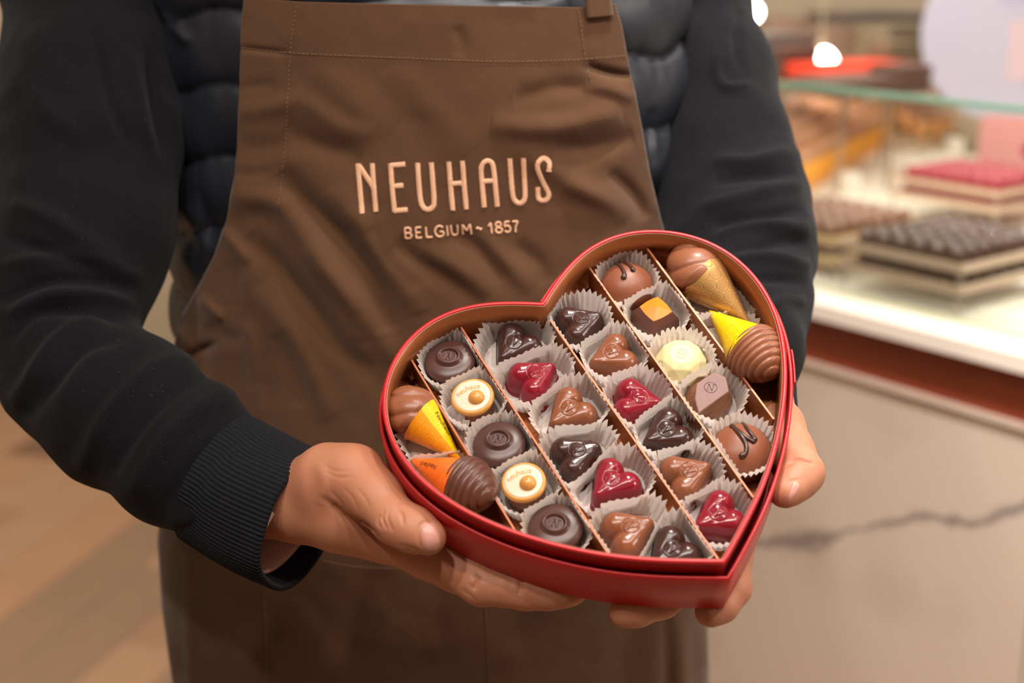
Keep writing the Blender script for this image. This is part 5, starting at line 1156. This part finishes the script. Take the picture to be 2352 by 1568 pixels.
# embroidered lettering: satin stitch relief
def satin(name, paths, half, parent=apron):
    mb = MB()
    for p in paths:
        n = max(6, int(np.linalg.norm(np.diff(np.array(p, float), axis=0), axis=1).sum() / 1.1)); P = spline(np.array(p, float), n) if len(p) > 2 else resamp(p, n)
        t = np.gradient(P, axis=0); t /= np.linalg.norm(t, axis=1)[:, None] + 1e-9; nn = np.stack([-t[:, 1], t[:, 0]], -1)
        hw = half * (1 + rng.uniform(-.09, .09, n)); cr = np.array([(-1, -.0012), (-.93, .0002), (-.6, .00055), (0, .0007), (.6, .00055), (.93, .0002), (1, -.0012)])
        G = P[:, None] + nn[:, None] * (cr[None, :, 0, None] * hw[:, None, None]); V = apron_pt(G[..., 0], G[..., 1], .0009)
        lf = cr[None, :, 1] + (.00016 * np.sin(np.arange(n) * 1.57))[:, None] + rng.uniform(-.00005, .00005, (n, 7)); V[..., 1] -= lf
        mb.add(V.reshape(-1, 3), grid_faces(n, 7, flip=True)); mb.add(V[0], [tuple(range(7))]); mb.add(V[-1], [tuple(range(7))[::-1]])
    return obj(name, mb.mesh(name), THREAD, parent)
for L_ in [
    [[(821.5, 376), (827, 431), (833, 487)], [(824, 380), (841, 404), (859, 431)], [(854.8, 375), (859, 430), (864, 484)]],
    [[(897, 376), (901, 430), (907, 485)], [(897, 380), (931, 377)], [(903, 427), (927, 425)], [(905, 483), (937, 480)]],
    [[(959, 374), (963, 430), (967, 462), (974, 476), (984, 480), (993, 475), (997, 462), (994, 415), (990.5, 373)]],
    [[(1030.5, 371), (1035, 427), (1040, 482)], [(1062, 369), (1066, 424), (1071, 480)], [(1038, 422), (1062, 420)]],
    [[(1112, 476), (1108, 430), (1105, 392), (1109, 376), (1120, 369), (1130, 375), (1134, 392), (1138, 430), (1142, 475)], [(1108, 417), (1136, 415)]],
    [[(1171, 364), (1174, 410), (1178, 450), (1184, 463), (1194, 468), (1203, 461), (1206, 447), (1204, 405), (1202, 362)]],
    [[(1260, 393), (1261, 372), (1249, 362), (1237, 371), (1235, 388), (1247, 418), (1260, 444), (1257, 457), (1247, 461), (1237, 455), (1235, 430)]]]:
    satin('embroidered_letter', L_, 6.1)
def small(x0, x1, strokes):
    """x0, x1 in the photo, strokes on a unit cell (0,0 bottom left)"""
    out = []
    for s in strokes:
        q = []
        for a, b in s:
            x = x0 + (x1 - x0) * a; yb = 545.8 - (x - 930) * .0524; q.append((x + 1.0 - 2.0 * b, yb - 23.5 * b))
        out.append(q)
    satin('embroidered_letter', out, 2.5)
cx = lambda v: 750 + v / 4.055
G_ = {'B': [[(0, 0), (0, 1)], [(0, 1), (.7, 1), (.95, .78), (.7, .53), (0, .53)], [(.6, .53), (1, .28), (.7, 0), (0, 0)]], 'E': [[(0, 0), (0, 1)], [(0, 1), (1, 1)], [(0, .5), (.8, .5)], [(0, 0), (1, 0)]], 'L': [[(0, 1), (0, 0)], [(0, 0), (1, 0)]],
      'G': [[(.95, .85), (.6, 1.02), (.2, .9), (0, .5), (.2, .1), (.6, -.02), (.95, .12), (1, .42)], [(1, .45), (.55, .45)]], 'I': [[(.5, 0), (.5, 1)]], 'U': [[(0, 1), (.02, .3), (.25, .02), (.7, .0), (.97, .28), (1, 1)]], 'M': [[(0, 0), (.05, 1)], [(.05, 1), (.5, .35)], [(.5, .35), (.93, 1)], [(.93, 1), (1, 0)]],
      '-': [[(0, .5), (.3, .62), (.7, .45), (1, .55)]], '1': [[(.1, .7), (.7, 1)], [(.7, 1), (.75, 0)]], '8': [[(.5, .52), (.1, .72), (.35, 1), (.75, .95), (.85, .7), (.5, .52), (.05, .3), (.3, 0), (.8, .02), (.95, .3), (.5, .52)]],
      '5': [[(.95, 1), (.15, .98)], [(.15, .98), (.08, .55), (.5, .64), (.95, .42), (.85, .08), (.4, -.02), (.02, .15)]], '7': [[(0, .98), (.98, 1)], [(.98, 1), (.55, .5), (.4, 0)]]}
for ch, a, b in [('B', 735, 792), ('E', 835, 888), ('L', 930, 985), ('G', 1012, 1090), ('I', 1112, 1140), ('U', 1162, 1222), ('M', 1265, 1345), ('-', 1395, 1450), ('1', 1508, 1545), ('8', 1570, 1635), ('5', 1655, 1712), ('7', 1735, 1786)]:
    small(cx(a), cx(b), G_[ch])
